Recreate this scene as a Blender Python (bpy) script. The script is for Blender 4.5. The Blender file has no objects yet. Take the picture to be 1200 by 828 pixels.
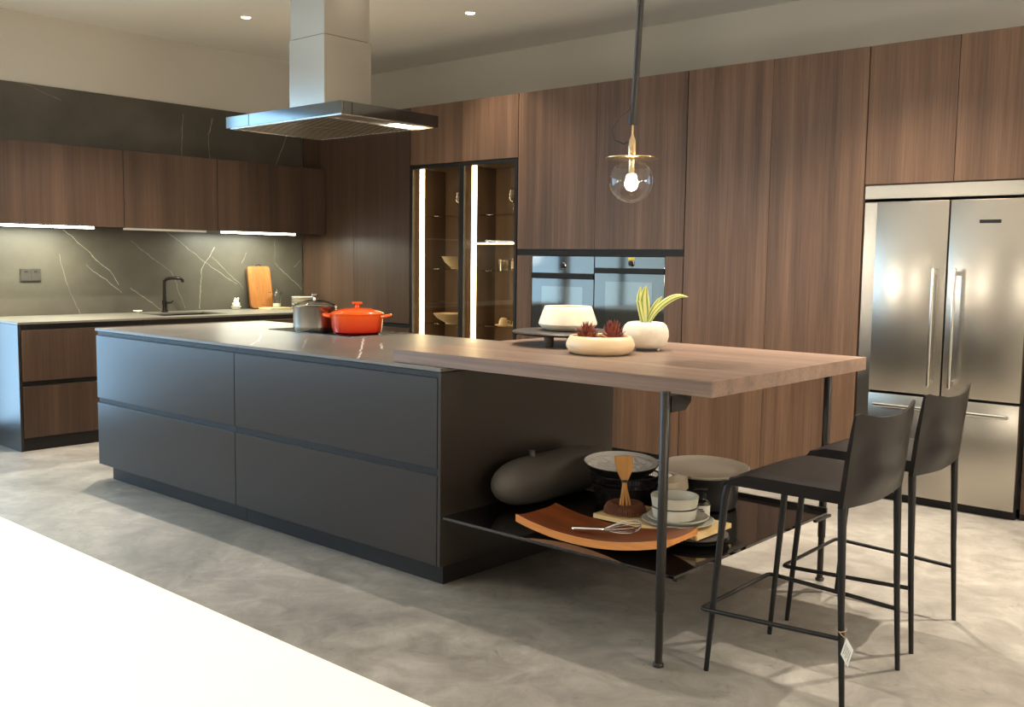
import bpy, bmesh, math, random
from mathutils import Vector, Matrix
random.seed(7)
S = bpy.context.scene
COL = S.collection
PI = math.pi

# ------------------------------------------------------------------ camera
CAM_H, F_PX, YAW, PITCH, ROLL = 1.3723, 1166.14, 0.7251, -0.0937, 0.0130
cd = bpy.data.cameras.new('camera')
cam = bpy.data.objects.new('camera', cd); COL.objects.link(cam)
cd.sensor_width = 36.0
cd.lens = 36.0 * F_PX / 1200.0
cd.clip_start = 0.02
_c, _s = math.cos(YAW), math.sin(YAW)
_cp, _sp = math.cos(PITCH), math.sin(PITCH)
fwd = Vector((-_s * _cp, _c * _cp, _sp))
R0 = Vector((_c, _s, 0)); U0 = R0.cross(fwd)
Rr = R0 * math.cos(ROLL) + U0 * math.sin(ROLL)
Ur = U0 * math.cos(ROLL) - R0 * math.sin(ROLL)
m = Matrix((Rr, Ur, -fwd)).transposed().to_4x4()
m.translation = Vector((0, 0, CAM_H))
cam.matrix_world = m
S.camera = cam

# ------------------------------------------------------------------ materials
def srgb(r, g, b):
    def f(c):
        c /= 255.0
        return c / 12.92 if c <= 0.04045 else ((c + 0.055) / 1.055) ** 2.4
    return (f(r), f(g), f(b), 1.0)

def new_mat(name):
    mt = bpy.data.materials.new(name); mt.use_nodes = True
    nt = mt.node_tree
    return mt, nt, nt.nodes['Principled BSDF']

def N(nt, kind, **kw):
    n = nt.nodes.new(kind)
    for k, v in kw.items():
        setattr(n, k, v)
    return n

def plain(name, col, rough=0.5, metal=0.0, spec=0.5, bump=0.0, bscale=40, var=0.06, vscale=6.0, coat=0.0, trans=0.0, aniso=0.0):
    mt, nt, b = new_mat(name)
    b.inputs['Roughness'].default_value = rough
    b.inputs['Metallic'].default_value = metal
    b.inputs['Specular IOR Level'].default_value = spec
    b.inputs['Coat Weight'].default_value = coat
    b.inputs['Coat Roughness'].default_value = 0.08
    b.inputs['Transmission Weight'].default_value = trans
    tc = N(nt, 'ShaderNodeTexCoord')
    nz = N(nt, 'ShaderNodeTexNoise'); nz.inputs['Scale'].default_value = vscale; nz.inputs['Detail'].default_value = 4
    nt.links.new(tc.outputs['Object'], nz.inputs['Vector'])
    mx = N(nt, 'ShaderNodeMix', data_type='RGBA')
    a = tuple(max(0, c * (1 - var)) for c in col[:3]) + (1,)
    d = tuple(min(1, c * (1 + var)) for c in col[:3]) + (1,)
    mx.inputs[6].default_value = a; mx.inputs[7].default_value = d
    nt.links.new(nz.outputs['Fac'], mx.inputs[0])
    nt.links.new(mx.outputs[2], b.inputs['Base Color'])
    if bump:
        n2 = N(nt, 'ShaderNodeTexNoise'); n2.inputs['Scale'].default_value = bscale; n2.inputs['Detail'].default_value = 3
        nt.links.new(tc.outputs['Object'], n2.inputs['Vector'])
        bp = N(nt, 'ShaderNodeBump'); bp.inputs['Strength'].default_value = bump; bp.inputs['Distance'].default_value = 0.004
        nt.links.new(n2.outputs['Fac'], bp.inputs['Height'])
        nt.links.new(bp.outputs['Normal'], b.inputs['Normal'])
    return mt

def wood(name, dark, mid, light, axis='Z', rough=0.42, stretch=22.0, spec=0.4):
    mt, nt, b = new_mat(name)
    b.inputs['Roughness'].default_value = rough
    b.inputs['Specular IOR Level'].default_value = spec
    tc = N(nt, 'ShaderNodeTexCoord'); oi = N(nt, 'ShaderNodeObjectInfo')
    off = N(nt, 'ShaderNodeMath', operation='MULTIPLY'); off.inputs[1].default_value = 37.0
    nt.links.new(oi.outputs['Random'], off.inputs[0])
    add = N(nt, 'ShaderNodeVectorMath', operation='ADD')
    nt.links.new(tc.outputs['Object'], add.inputs[0]); nt.links.new(off.outputs[0], add.inputs[1])
    mp = N(nt, 'ShaderNodeMapping')
    sc = {'X': (0.5, stretch, stretch), 'Y': (stretch, 0.5, stretch), 'Z': (stretch, stretch, 0.5)}[axis]
    mp.inputs['Scale'].default_value = sc
    nt.links.new(add.outputs[0], mp.inputs['Vector'])
    n1 = N(nt, 'ShaderNodeTexNoise'); n1.inputs['Scale'].default_value = 0.55; n1.inputs['Detail'].default_value = 3; n1.inputs['Distortion'].default_value = 0.3
    n2 = N(nt, 'ShaderNodeTexNoise'); n2.inputs['Scale'].default_value = 4.5; n2.inputs['Detail'].default_value = 5; n2.inputs['Roughness'].default_value = 0.65
    nt.links.new(mp.outputs[0], n1.inputs['Vector']); nt.links.new(mp.outputs[0], n2.inputs['Vector'])
    mx = N(nt, 'ShaderNodeMix', data_type='FLOAT'); mx.inputs[0].default_value = 0.42
    nt.links.new(n1.outputs['Fac'], mx.inputs[2]); nt.links.new(n2.outputs['Fac'], mx.inputs[3])
    cr = N(nt, 'ShaderNodeValToRGB')
    cr.color_ramp.elements[0].position = 0.33; cr.color_ramp.elements[0].color = dark
    cr.color_ramp.elements[1].position = 0.68; cr.color_ramp.elements[1].color = light
    e = cr.color_ramp.elements.new(0.5); e.color = mid
    nt.links.new(mx.outputs[0], cr.inputs[0]); nt.links.new(cr.outputs[0], b.inputs['Base Color'])
    bp = N(nt, 'ShaderNodeBump'); bp.inputs['Strength'].default_value = 0.08; bp.inputs['Distance'].default_value = 0.002
    nt.links.new(n2.outputs['Fac'], bp.inputs['Height']); nt.links.new(bp.outputs['Normal'], b.inputs['Normal'])
    return mt

def glass(name, tint=(1, 1, 1, 1), refl=0.1, rough=0.0):
    mt = bpy.data.materials.new(name); mt.use_nodes = True
    nt = mt.node_tree; nt.nodes.clear()
    out = N(nt, 'ShaderNodeOutputMaterial'); mix = N(nt, 'ShaderNodeMixShader')
    tr = N(nt, 'ShaderNodeBsdfTransparent'); tr.inputs[0].default_value = tint
    gl = N(nt, 'ShaderNodeBsdfGlossy'); gl.inputs['Roughness'].default_value = rough
    lw = N(nt, 'ShaderNodeLayerWeight'); lw.inputs['Blend'].default_value = 0.5
    pw = N(nt, 'ShaderNodeMath', operation='POWER'); pw.inputs[1].default_value = 4.0
    nt.links.new(lw.outputs['Facing'], pw.inputs[0])
    mul = N(nt, 'ShaderNodeMath', operation='MULTIPLY_ADD'); mul.inputs[1].default_value = 0.75; mul.inputs[2].default_value = refl
    mul.use_clamp = True
    nt.links.new(pw.outputs[0], mul.inputs[0]); nt.links.new(mul.outputs[0], mix.inputs[0])
    nt.links.new(tr.outputs[0], mix.inputs[1]); nt.links.new(gl.outputs[0], mix.inputs[2])
    nt.links.new(mix.outputs[0], out.inputs[0])
    return mt

def emit(name, col, strength):
    mt = bpy.data.materials.new(name); mt.use_nodes = True
    nt = mt.node_tree; nt.nodes.clear()
    out = N(nt, 'ShaderNodeOutputMaterial'); em = N(nt, 'ShaderNodeEmission')
    em.inputs[0].default_value = col; em.inputs[1].default_value = strength
    nt.links.new(em.outputs[0], out.inputs[0])
    return mt

def brushed(name, col, axis='X', rough=0.28):
    mt, nt, b = new_mat(name)
    b.inputs['Metallic'].default_value = 1.0
    b.inputs['Base Color'].default_value = col
    tc = N(nt, 'ShaderNodeTexCoord'); mp = N(nt, 'ShaderNodeMapping')
    mp.inputs['Scale'].default_value = {'X': (1, 60, 60), 'Z': (60, 60, 1), 'Y': (60, 1, 60)}[axis]
    nz = N(nt, 'ShaderNodeTexNoise'); nz.inputs['Scale'].default_value = 1.0; nz.inputs['Detail'].default_value = 2
    nt.links.new(tc.outputs['Object'], mp.inputs['Vector']); nt.links.new(mp.outputs[0], nz.inputs['Vector'])
    mr = N(nt, 'ShaderNodeMapRange'); mr.inputs['To Min'].default_value = rough - 0.004; mr.inputs['To Max'].default_value = rough + 0.004
    nt.links.new(nz.outputs['Fac'], mr.inputs['Value']); nt.links.new(mr.outputs[0], b.inputs['Roughness'])
    n3 = N(nt, 'ShaderNodeTexNoise'); n3.inputs['Scale'].default_value = 1.6; n3.inputs['Detail'].default_value = 1
    nt.links.new(tc.outputs['Object'], n3.inputs['Vector'])
    b2 = N(nt, 'ShaderNodeBump'); b2.inputs['Strength'].default_value = 0.12; b2.inputs['Distance'].default_value = 0.01
    nt.links.new(n3.outputs['Fac'], b2.inputs['Height'])
    nt.links.new(b2.outputs['Normal'], b.inputs['Normal'])
    return mt

def stone(name, base, base2, vein, axes, veins, rough=0.4, width=0.004):
    """dark stone with thin pale veins laid along the given polylines (world metres on two axes)"""
    mt, nt, b = new_mat(name)
    b.inputs['Roughness'].default_value = rough
    L = nt.links
    g = N(nt, 'ShaderNodeNewGeometry')
    nz = N(nt, 'ShaderNodeTexNoise'); nz.inputs['Scale'].default_value = 2.2; nz.inputs['Detail'].default_value = 7; nz.inputs['Roughness'].default_value = 0.6
    L.new(g.outputs['Position'], nz.inputs['Vector'])
    cr = N(nt, 'ShaderNodeValToRGB')
    cr.color_ramp.elements[0].position = 0.3; cr.color_ramp.elements[0].color = base
    cr.color_ramp.elements[1].position = 0.72; cr.color_ramp.elements[1].color = base2
    L.new(nz.outputs['Fac'], cr.inputs[0])
    wob = N(nt, 'ShaderNodeTexNoise'); wob.inputs['Scale'].default_value = 9.0; wob.inputs['Detail'].default_value = 4
    L.new(g.outputs['Position'], wob.inputs['Vector'])
    wsub = N(nt, 'ShaderNodeVectorMath', operation='SUBTRACT'); wsub.inputs[1].default_value = (0.5, 0.5, 0.5)
    L.new(wob.outputs['Color'], wsub.inputs[0])
    wsc = N(nt, 'ShaderNodeVectorMath', operation='SCALE'); wsc.inputs['Scale'].default_value = 0.04
    L.new(wsub.outputs[0], wsc.inputs[0])
    pos = N(nt, 'ShaderNodeVectorMath', operation='ADD')
    L.new(g.outputs['Position'], pos.inputs[0]); L.new(wsc.outputs[0], pos.inputs[1])
    msk = N(nt, 'ShaderNodeVectorMath', operation='MULTIPLY')
    msk.inputs[1].default_value = tuple(1.0 if i in axes else 0.0 for i in range(3))
    L.new(pos.outputs[0], msk.inputs[0])
    def v3(p):
        q = [0, 0, 0]; q[axes[0]] = p[0]; q[axes[1]] = p[1]; return Vector(q)
    acc = None
    for line, st in veins:
        for a, c in zip(line[:-1], line[1:]):
            A, Bv = v3(a), v3(c); D = Bv - A; ll = D.length_squared
            sb = N(nt, 'ShaderNodeVectorMath', operation='SUBTRACT'); sb.inputs[1].default_value = A
            L.new(msk.outputs[0], sb.inputs[0])
            dt = N(nt, 'ShaderNodeVectorMath', operation='DOT_PRODUCT'); dt.inputs[1].default_value = D / ll
            L.new(sb.outputs[0], dt.inputs[0])
            cl = N(nt, 'ShaderNodeClamp'); L.new(dt.outputs['Value'], cl.inputs[0])
            sc = N(nt, 'ShaderNodeVectorMath', operation='SCALE'); sc.inputs[0].default_value = D
            L.new(cl.outputs[0], sc.inputs['Scale'])
            ds = N(nt, 'ShaderNodeVectorMath', operation='DISTANCE')
            L.new(sb.outputs[0], ds.inputs[0]); L.new(sc.outputs[0], ds.inputs[1])
            mr = N(nt, 'ShaderNodeMapRange'); mr.inputs['From Min'].default_value = width * 0.25; mr.inputs['From Max'].default_value = width
            mr.inputs['To Min'].default_value = st; mr.inputs['To Max'].default_value = 0.0
            L.new(ds.outputs['Value'], mr.inputs['Value'])
            if acc is None:
                acc = mr.outputs[0]
            else:
                mx = N(nt, 'ShaderNodeMath', operation='MAXIMUM'); L.new(acc, mx.inputs[0]); L.new(mr.outputs[0], mx.inputs[1]); acc = mx.outputs[0]
    brk = N(nt, 'ShaderNodeTexNoise'); brk.inputs['Scale'].default_value = 14.0; brk.inputs['Detail'].default_value = 2
    L.new(g.outputs['Position'], brk.inputs['Vector'])
    bm_ = N(nt, 'ShaderNodeMapRange'); bm_.inputs['From Min'].default_value = 0.3; bm_.inputs['From Max'].default_value = 0.6
    bm_.inputs['To Min'].default_value = 0.35
    L.new(brk.outputs['Fac'], bm_.inputs['Value'])
    ml = N(nt, 'ShaderNodeMath', operation='MULTIPLY'); L.new(acc, ml.inputs[0]); L.new(bm_.outputs[0], ml.inputs[1])
    mx = N(nt, 'ShaderNodeMix', data_type='RGBA'); mx.inputs[7].default_value = vein
    L.new(ml.outputs[0], mx.inputs[0]); L.new(cr.outputs[0], mx.inputs[6]); L.new(mx.outputs[2], b.inputs['Base Color'])
    return mt

def concrete(name):
    mt, nt, b = new_mat(name); L = nt.links
    g = N(nt, 'ShaderNodeNewGeometry')
    n1 = N(nt, 'ShaderNodeTexNoise'); n1.inputs['Scale'].default_value = 1.3; n1.inputs['Detail'].default_value = 9; n1.inputs['Roughness'].default_value = 0.62; n1.inputs['Distortion'].default_value = 0.9
    n2 = N(nt, 'ShaderNodeTexNoise'); n2.inputs['Scale'].default_value = 5.5; n2.inputs['Detail'].default_value = 9; n2.inputs['Roughness'].default_value = 0.7; n2.inputs['Distortion'].default_value = 1.5
    n3 = N(nt, 'ShaderNodeTexNoise'); n3.inputs['Scale'].default_value = 11.0; n3.inputs['Detail'].default_value = 10; n3.inputs['Roughness'].default_value = 0.75; n3.inputs['Distortion'].default_value = 0.6
    for n in (n1, n2, n3): L.new(g.outputs['Position'], n.inputs['Vector'])
    mx = N(nt, 'ShaderNodeMix', data_type='FLOAT'); mx.inputs[0].default_value = 0.45
    L.new(n1.outputs['Fac'], mx.inputs[2]); L.new(n2.outputs['Fac'], mx.inputs[3])
    cr = N(nt, 'ShaderNodeValToRGB')
    cr.color_ramp.elements[0].position = 0.34; cr.color_ramp.elements[0].color = (0.112, 0.102, 0.088, 1)
    cr.color_ramp.elements[1].position = 0.66; cr.color_ramp.elements[1].color = (0.33, 0.308, 0.272, 1)
    e = cr.color_ramp.elements.new(0.5); e.color = (0.205, 0.189, 0.165, 1)
    L.new(mx.outputs[0], cr.inputs[0])
    pit = N(nt, 'ShaderNodeMapRange'); pit.inputs['From Min'].default_value = 0.33; pit.inputs['From Max'].default_value = 0.41
    pit.inputs['To Min'].default_value = 0.62; pit.inputs['To Max'].default_value = 1.0
    L.new(n3.outputs['Fac'], pit.inputs['Value'])
    ml = N(nt, 'ShaderNodeMix', data_type='RGBA', blend_type='MULTIPLY'); ml.inputs[0].default_value = 1.0
    L.new(cr.outputs[0], ml.inputs[6]); L.new(pit.outputs[0], ml.inputs[7]); L.new(ml.outputs[2], b.inputs['Base Color'])
    rr = N(nt, 'ShaderNodeMapRange'); rr.inputs['To Min'].default_value = 0.36; rr.inputs['To Max'].default_value = 0.6
    L.new(n2.outputs['Fac'], rr.inputs['Value']); L.new(rr.outputs[0], b.inputs['Roughness'])
    bp = N(nt, 'ShaderNodeBump'); bp.inputs['Strength'].default_value = 0.12; bp.inputs['Distance'].default_value = 0.004
    L.new(n3.outputs['Fac'], bp.inputs['Height']); L.new(bp.outputs['Normal'], b.inputs['Normal'])
    return mt

WALL_VEINS = [
    ([(3.499, 1.583), (3.889, 1.236), (3.956, 1.132)], .75), ([(3.694, 1.287), (3.981, 1.066)], .6),
    ([(3.48, 1.375), (3.548, 1.098), (3.632, .907)], .3), ([(4.075, 1.488), (4.439, 1.222), (4.553, .92)], .4),
    ([(4.065, 1.103), (4.346, .897)], .6), ([(4.376, 1.588), (4.75, 1.318), (5.064, 1.121)], .55),
    ([(4.845, 1.446), (4.81, 1.378), (4.721, 1.266), (4.693, .916)], .9), ([(4.826, 1.363), (5.131, 1.092)], .45),
    ([(5.17, 1.409), (5.12, 1.308)], .5), ([(5.477, 1.31), (5.784, 1.069)], .6), ([(5.479, 1.546), (5.477, 1.31)], .3),
    ([(5.766, 1.341), (5.692, 1.284)], .4), ([(4.562, 2.572), (4.547, 2.2)], .7), ([(4.847, 2.554), (4.803, 2.425), (4.816, 2.2)], .7),
    ([(5.66, 2.56), (5.612, 2.46), (5.487, 2.2)], .9), ([(3.206, 2.652), (3.534, 2.55)], .35), ([(4.86, 2.56), (4.80, 2.44)], .4)]
TOP_VEINS = [([(-4.936, 3.361), (-4.5, 3.05), (-4.296, 2.864)], .8), ([(-4.422, 3.305), (-3.978, 2.943)], .5),
             ([(-4.288, 3.592), (-3.804, 3.172), (-3.425, 2.837)], .9), ([(-3.961, 3.429), (-3.707, 3.222)], .8),
             ([(-5.249, 3.184), (-5.081, 2.869)], .4), ([(-3.6, 3.95), (-3.3, 3.6)], .5)]

M = {}
M['white_wall'] = plain('white_wall_paint', srgb(196, 190, 178), 0.85, bump=.03, bscale=120, var=.015)
M['ceiling'] = plain('ceiling_paint', srgb(243, 239, 230), 0.9, var=.012)
M['concrete'] = concrete('polished_concrete')
M['walnut'] = wood('walnut_veneer', srgb(72, 53, 40), srgb(97, 73, 56), srgb(118, 91, 71), 'Z')
M['walnut_dark'] = wood('walnut_darkened_veneer', srgb(50, 37, 28), srgb(66, 49, 38), srgb(80, 61, 48), 'Z')  # walnut darkened for the poorly lit left fronts, also used on carcasses
M['walnut_table'] = wood('walnut_table_veneer', srgb(92, 74, 64), srgb(118, 97, 84), srgb(140, 117, 102), 'X', rough=0.36)
M['stone_wall'] = stone('dark_stone_slab', srgb(62, 58, 50), srgb(82, 77, 67), srgb(176, 171, 154), (1, 2), WALL_VEINS, 0.42, 0.0034)
M['stone_top'] = stone('dark_stone_worktop', srgb(86, 81, 74), srgb(108, 102, 94), srgb(225, 220, 210), (0, 1), TOP_VEINS, 0.34, 0.006)
M['stone_left'] = stone('dark_stone_counter', srgb(92, 88, 80), srgb(114, 110, 100), srgb(200, 195, 180), (0, 1), [([(-7.5, 4.9), (-7.2, 5.3)], .3)], 0.34)
M['lacquer'] = plain('dark_bronze_lacquer', srgb(44, 38, 32), 0.31, 0.22, spec=.45, bump=.02, bscale=400, var=.03)
M['black_metal'] = plain('black_metal', srgb(22, 20, 19), 0.45, 0.1, spec=.35, var=.05)
M['leg_metal'] = plain('graphite_leg_metal', srgb(46, 43, 40), 0.4, 0.5, var=.05)
M['channel'] = plain('dark_handle_channel', srgb(22, 20, 19), 0.5, 0.0, spec=.3, var=.05)
M['edge_metal'] = plain('bronze_edge_trim', srgb(150, 138, 120), 0.3, 1.0, var=.03)
M['steel'] = brushed('brushed_steel', (0.47, 0.44, 0.39, 1), 'X', 0.27)
M['steel_v'] = brushed('brushed_steel_upright', (0.47, 0.445, 0.40, 1), 'Z', 0.25)
M['polished'] = plain('polished_steel', (0.68, 0.66, 0.62, 1), 0.12, 1.0, var=.02)
M['hood_face'] = plain('hood_dark_mirror_face', srgb(112, 117, 119), 0.10, 1.0, var=.02)
M['filter'] = plain('filter_aluminium', srgb(190, 180, 160), 0.35, 1.0, var=.04)
M['filter_dark'] = plain('filter_shade_dark', srgb(40, 34, 26), 1.0, 0.0, spec=0.0, var=.0)
M['black_glass'] = plain('black_glass', srgb(12, 12, 13), 0.04, 0.0, spec=1.0, var=.0, coat=1.0)
M['oven_glass'] = plain('oven_mirror_glass', srgb(100, 104, 104), 0.05, 0.75, spec=1.0, var=.0)
M['shelf_glass'] = plain('smoked_black_shelf_glass', srgb(14, 12, 11), 0.06, 0.0, spec=0.7, var=.0)
M['smoked'] = glass('smoked_glass', (0.84, 0.79, 0.72, 1), 0.03)
M['clear'] = glass('clear_glass', (0.97, 0.98, 0.98, 1), 0.05)
M['clear_thin'] = glass('clear_thin_glass', (0.93, 0.92, 0.88, 1), 0.04)
M['wine'] = glass('crystal_glass', (0.88, 0.86, 0.78, 1), 0.28)
M['window_glass'] = glass('window_glass', (0.96, 0.98, 0.98, 1), 0.04)
M['led'] = emit('led_warm_strip', (1.0, 0.84, 0.52, 1), 20.0)
M['led_white'] = emit('led_neutral_strip', (1.0, 0.98, 0.86, 1), 14.0)
M['lens'] = emit('downlight_lens', (1.0, 0.88, 0.70, 1), 26.0)
M['bulb'] = emit('bulb_glow', (1.0, 0.86, 0.62, 1), 60.0)
M['trim_white'] = plain('white_trim', srgb(232, 228, 220), 0.5, var=.02)
M['counter_white'] = plain('white_travertine', srgb(236, 230, 220), 0.4, var=.03, vscale=3)
M['leather'] = plain('dark_brown_leather', srgb(20, 17, 16), 0.36, 0.0, spec=.2, bump=.12, bscale=260, var=.06)
M['stool_metal'] = plain('stool_black_metal', srgb(26, 24, 23), 0.45, 0.4, var=.04)
M['cream'] = plain('cream_ceramic', srgb(232, 218, 196), 0.45, bump=.03, bscale=90, var=.03)
M['beige'] = plain('beige_glazed_ceramic', srgb(216, 190, 152), 0.4, var=.05)
M['plaster'] = plain('speckled_plaster', srgb(214, 205, 188), 0.75, bump=.25, bscale=70, var=.08, vscale=30)
M['grey_ceramic'] = plain('pale_grey_ceramic', srgb(186, 184, 172), 0.4, var=.03)
M['bone'] = plain('bone_ceramic', srgb(206, 192, 168), 0.4, var=.03)
M['grey_tray'] = plain('pale_stoneware', srgb(224, 216, 202), 0.45, var=.03)
M['white_ceramic'] = plain('white_ceramic', srgb(235, 228, 212), 0.3, var=.02)
M['ivory_plain'] = plain('ivory_ceramic', srgb(240, 226, 190), 0.35, var=.02)  # even ivory colour, no emission
M['charcoal'] = plain('charcoal_ceramic', srgb(84, 80, 74), 0.6, bump=.08, bscale=50, var=.12, vscale=9)
M['black_ceramic'] = plain('black_ceramic', srgb(34, 33, 32), 0.4, var=.05)
M['stand_wood'] = wood('dark_stained_wood', srgb(42, 38, 36), srgb(58, 53, 50), srgb(72, 66, 61), 'X', rough=0.45)
M['teak'] = wood('teak', srgb(96, 48, 23), srgb(126, 65, 31), srgb(146, 80, 40), 'X', rough=0.4)
M['teak_edge'] = wood('teak_pale_edge', srgb(176, 110, 56), srgb(196, 128, 66), srgb(212, 146, 80), 'X', rough=0.45)
M['board_wood'] = wood('acacia_board', srgb(106, 62, 30), srgb(132, 84, 42), srgb(152, 104, 58), 'Z', rough=0.45, stretch=16)
M['pale_board'] = wood('pale_maple', srgb(190, 160, 108), srgb(206, 178, 126), srgb(220, 194, 144), 'X', rough=0.5)
M['bamboo'] = wood('bamboo', srgb(168, 116, 58), srgb(190, 138, 76), srgb(206, 156, 92), 'Z', rough=0.5)
M['bristle'] = plain('coconut_bristle', srgb(98, 56, 34), 0.8, var=.25, vscale=80)
M['silver_leaf'] = plain('silver_leaf', (0.95, 0.94, 0.91, 1), 0.22, 0.2, bump=.3, bscale=60, var=.06)
M['label'] = plain('white_paper', srgb(232, 228, 216), 0.7, var=.03)
M['ink'] = plain('black_ink', srgb(30, 28, 28), 0.7)
M['amber_glass'] = plain('dark_bottle_glass', srgb(22, 18, 16), 0.08, 0.0, spec=.8)
M['faucet'] = plain('gunmetal', srgb(40, 36, 32), 0.3, 0.8)
M['socket'] = plain('grey_socket_plastic', srgb(54, 51, 47), 0.35)
M['red_dry'] = plain('dried_red_leaf', srgb(126, 64, 50), 0.75, var=.55, vscale=60)
M['leaf_green'] = plain('leaf_green', srgb(112, 138, 44), 0.45, var=.15, vscale=20)
M['leaf_cream'] = plain('leaf_cream_band', srgb(208, 206, 130), 0.45, var=.1, vscale=20)
M['soil'] = plain('dark_pebbles', srgb(52, 46, 40), 0.9, bump=.6, bscale=60, var=.4, vscale=60)
M['brass'] = plain('pale_brass', srgb(206, 180, 140), 0.25, 1.0)
M['strap'] = plain('black_strap', srgb(40, 36, 33), 0.6)
M['yellow'] = plain('yellow_sticker', srgb(222, 196, 40), 0.5)
M['string'] = plain('tan_string', srgb(168, 140, 104), 0.8)
M['inside_wood'] = wood('cabinet_inside_wood', srgb(48, 36, 26), srgb(60, 45, 33), srgb(72, 55, 40), 'Z', rough=.5)

# enamel whose own colour runs from orange at the rim to red at the base
mt, nt, b = new_mat('orange_enamel')
tc = N(nt, 'ShaderNodeTexCoord'); sp = N(nt, 'ShaderNodeSeparateXYZ'); nt.links.new(tc.outputs['Object'], sp.inputs[0])
mr = N(nt, 'ShaderNodeMapRange'); mr.inputs['From Min'].default_value = 0.0; mr.inputs['From Max'].default_value = 0.10
nt.links.new(sp.outputs['Z'], mr.inputs['Value'])
cr = N(nt, 'ShaderNodeValToRGB')
cr.color_ramp.elements[0].color = srgb(198, 24, 12); cr.color_ramp.elements[1].color = srgb(238, 88, 16)
nt.links.new(mr.outputs[0], cr.inputs[0]); nt.links.new(cr.outputs[0], b.inputs['Base Color'])
b.inputs['Roughness'].default_value = 0.22; b.inputs['Coat Weight'].default_value = 0.5
M['enamel'] = mt

# ------------------------------------------------------------------ builders
ROOT = {}
def empty(name, label, cat, loc, group=None):
    o = bpy.data.objects.new(name, None); COL.objects.link(o)
    o.empty_display_size = 0.1; o.location = loc
    o['label'] = label; o['category'] = cat
    if group: o['group'] = group
    ROOT[o] = Vector(loc)
    return o

def mesh_obj(name, bm, mat, parent=None, loc=None, smooth=False, mats=None, label=None):
    """bm holds world coordinates; the mesh is stored relative to its thing's base"""
    base = ROOT[parent] if parent is not None else Vector(loc or (0, 0, 0))
    bmesh.ops.translate(bm, verts=bm.verts, vec=-base)
    bmesh.ops.recalc_face_normals(bm, faces=bm.faces)
    me = bpy.data.meshes.new(name); bm.to_mesh(me); bm.free()
    for x in (mats or [mat]): me.materials.append(x)
    if smooth:
        for p in me.polygons: p.use_smooth = True
        if smooth != 'all':
            me.set_sharp_from_angle(angle=math.radians(38))
    o = bpy.data.objects.new(name, me); COL.objects.link(o)
    if parent is not None:
        o.parent = parent; ROOT[o] = base
    else:
        o.location = base; ROOT[o] = base
    if label: o['label'] = label
    return o

def tag(o, label, cat, group=None):
    o['label'] = label; o['category'] = cat
    if group: o['group'] = group
    return o

def struct(name, bm, mat, **kw):
    o = mesh_obj(name, bm, mat, **kw); o['kind'] = 'structure'; return o

def B(*boxes, bev=0.0, seg=1):
    bm = bmesh.new()
    for x0, x1, y0, y1, z0, z1 in boxes:
        t = bmesh.new()
        bmesh.ops.create_cube(t, size=1.0)
        for v in t.verts:
            v.co = Vector(((x0 + x1) / 2 + v.co.x * (x1 - x0), (y0 + y1) / 2 + v.co.y * (y1 - y0), (z0 + z1) / 2 + v.co.z * (z1 - z0)))
        if bev:
            bmesh.ops.bevel(t, geom=t.edges[:], offset=bev, segments=seg, affect='EDGES', profile=0.5)
        me = bpy.data.meshes.new('t'); t.to_mesh(me); t.free(); bm.from_mesh(me); bpy.data.meshes.remove(me)
    return bm

def lathe_into(bm, prof, c, seg=40, mi=0, sx=1.0, sy=1.0, rot=None):
    rings = []
    for r, z in prof:
        if r <= 1e-6:
            p = Vector((0, 0, z)); 
            if rot: p = rot @ p
            rings.append([bm.verts.new(Vector(c) + p)])
        else:
            ring = []
            for i in range(seg):
                a = 2 * PI * i / seg
                p = Vector((r * sx * math.cos(a), r * sy * math.sin(a), z))
                if rot: p = rot @ p
                ring.append(bm.verts.new(Vector(c) + p))
            rings.append(ring)
    for a, b2 in zip(rings[:-1], rings[1:]):
        for i in range(seg):
            j = (i + 1) % seg
            if len(a) == 1 and len(b2) == 1: continue
            if len(a) == 1: f = (a[0], b2[i], b2[j])
            elif len(b2) == 1: f = (a[i], a[j], b2[0])
            else: f = (a[i], a[j], b2[j], b2[i])
            try: bm.faces.new(f).material_index = mi
            except ValueError: pass

def LA(prof, c, seg=40, **kw):
    bm = bmesh.new(); lathe_into(bm, prof, c, seg, **kw); return bm

def tube_into(bm, pts, rad, seg=10, closed=False, flat=None, mi=0):
    pts = [Vector(p) for p in pts]; n = len(pts)
    rads = rad if isinstance(rad, (list, tuple)) else [rad] * n
    up = None; rings = []
    for i, p in enumerate(pts):
        if closed: t = (pts[(i + 1) % n] - pts[i - 1]).normalized()
        else: t = (pts[min(i + 1, n - 1)] - pts[max(i - 1, 0)]).normalized()
        if up is None:
            ref = Vector((0, 0, 1)) if abs(t.z) < 0.9 else Vector((1, 0, 0))
            up = t.cross(ref).normalized()
        up = (up - t * up.dot(t)).normalized(); w = t.cross(up)
        ring = []
        for k in range(seg):
            a = 2 * PI * k / seg
            kx, ky = (1, 1) if flat is None else flat
            ring.append(bm.verts.new(p + up * math.cos(a) * rads[i] * kx + w * math.sin(a) * rads[i] * ky))
        rings.append(ring)
    rng = range(n) if closed else range(n - 1)
    for i in rng:
        a, b2 = rings[i], rings[(i + 1) % n]
        for k in range(seg):
            j = (k + 1) % seg
            bm.faces.new((a[k], a[j], b2[j], b2[k])).material_index = mi
    if not closed:
        bm.faces.new(rings[0][::-1]).material_index = mi; bm.faces.new(rings[-1]).material_index = mi

def TU(pts, rad, seg=10, **kw):
    bm = bmesh.new(); tube_into(bm, pts, rad, seg, **kw); return bm

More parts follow.
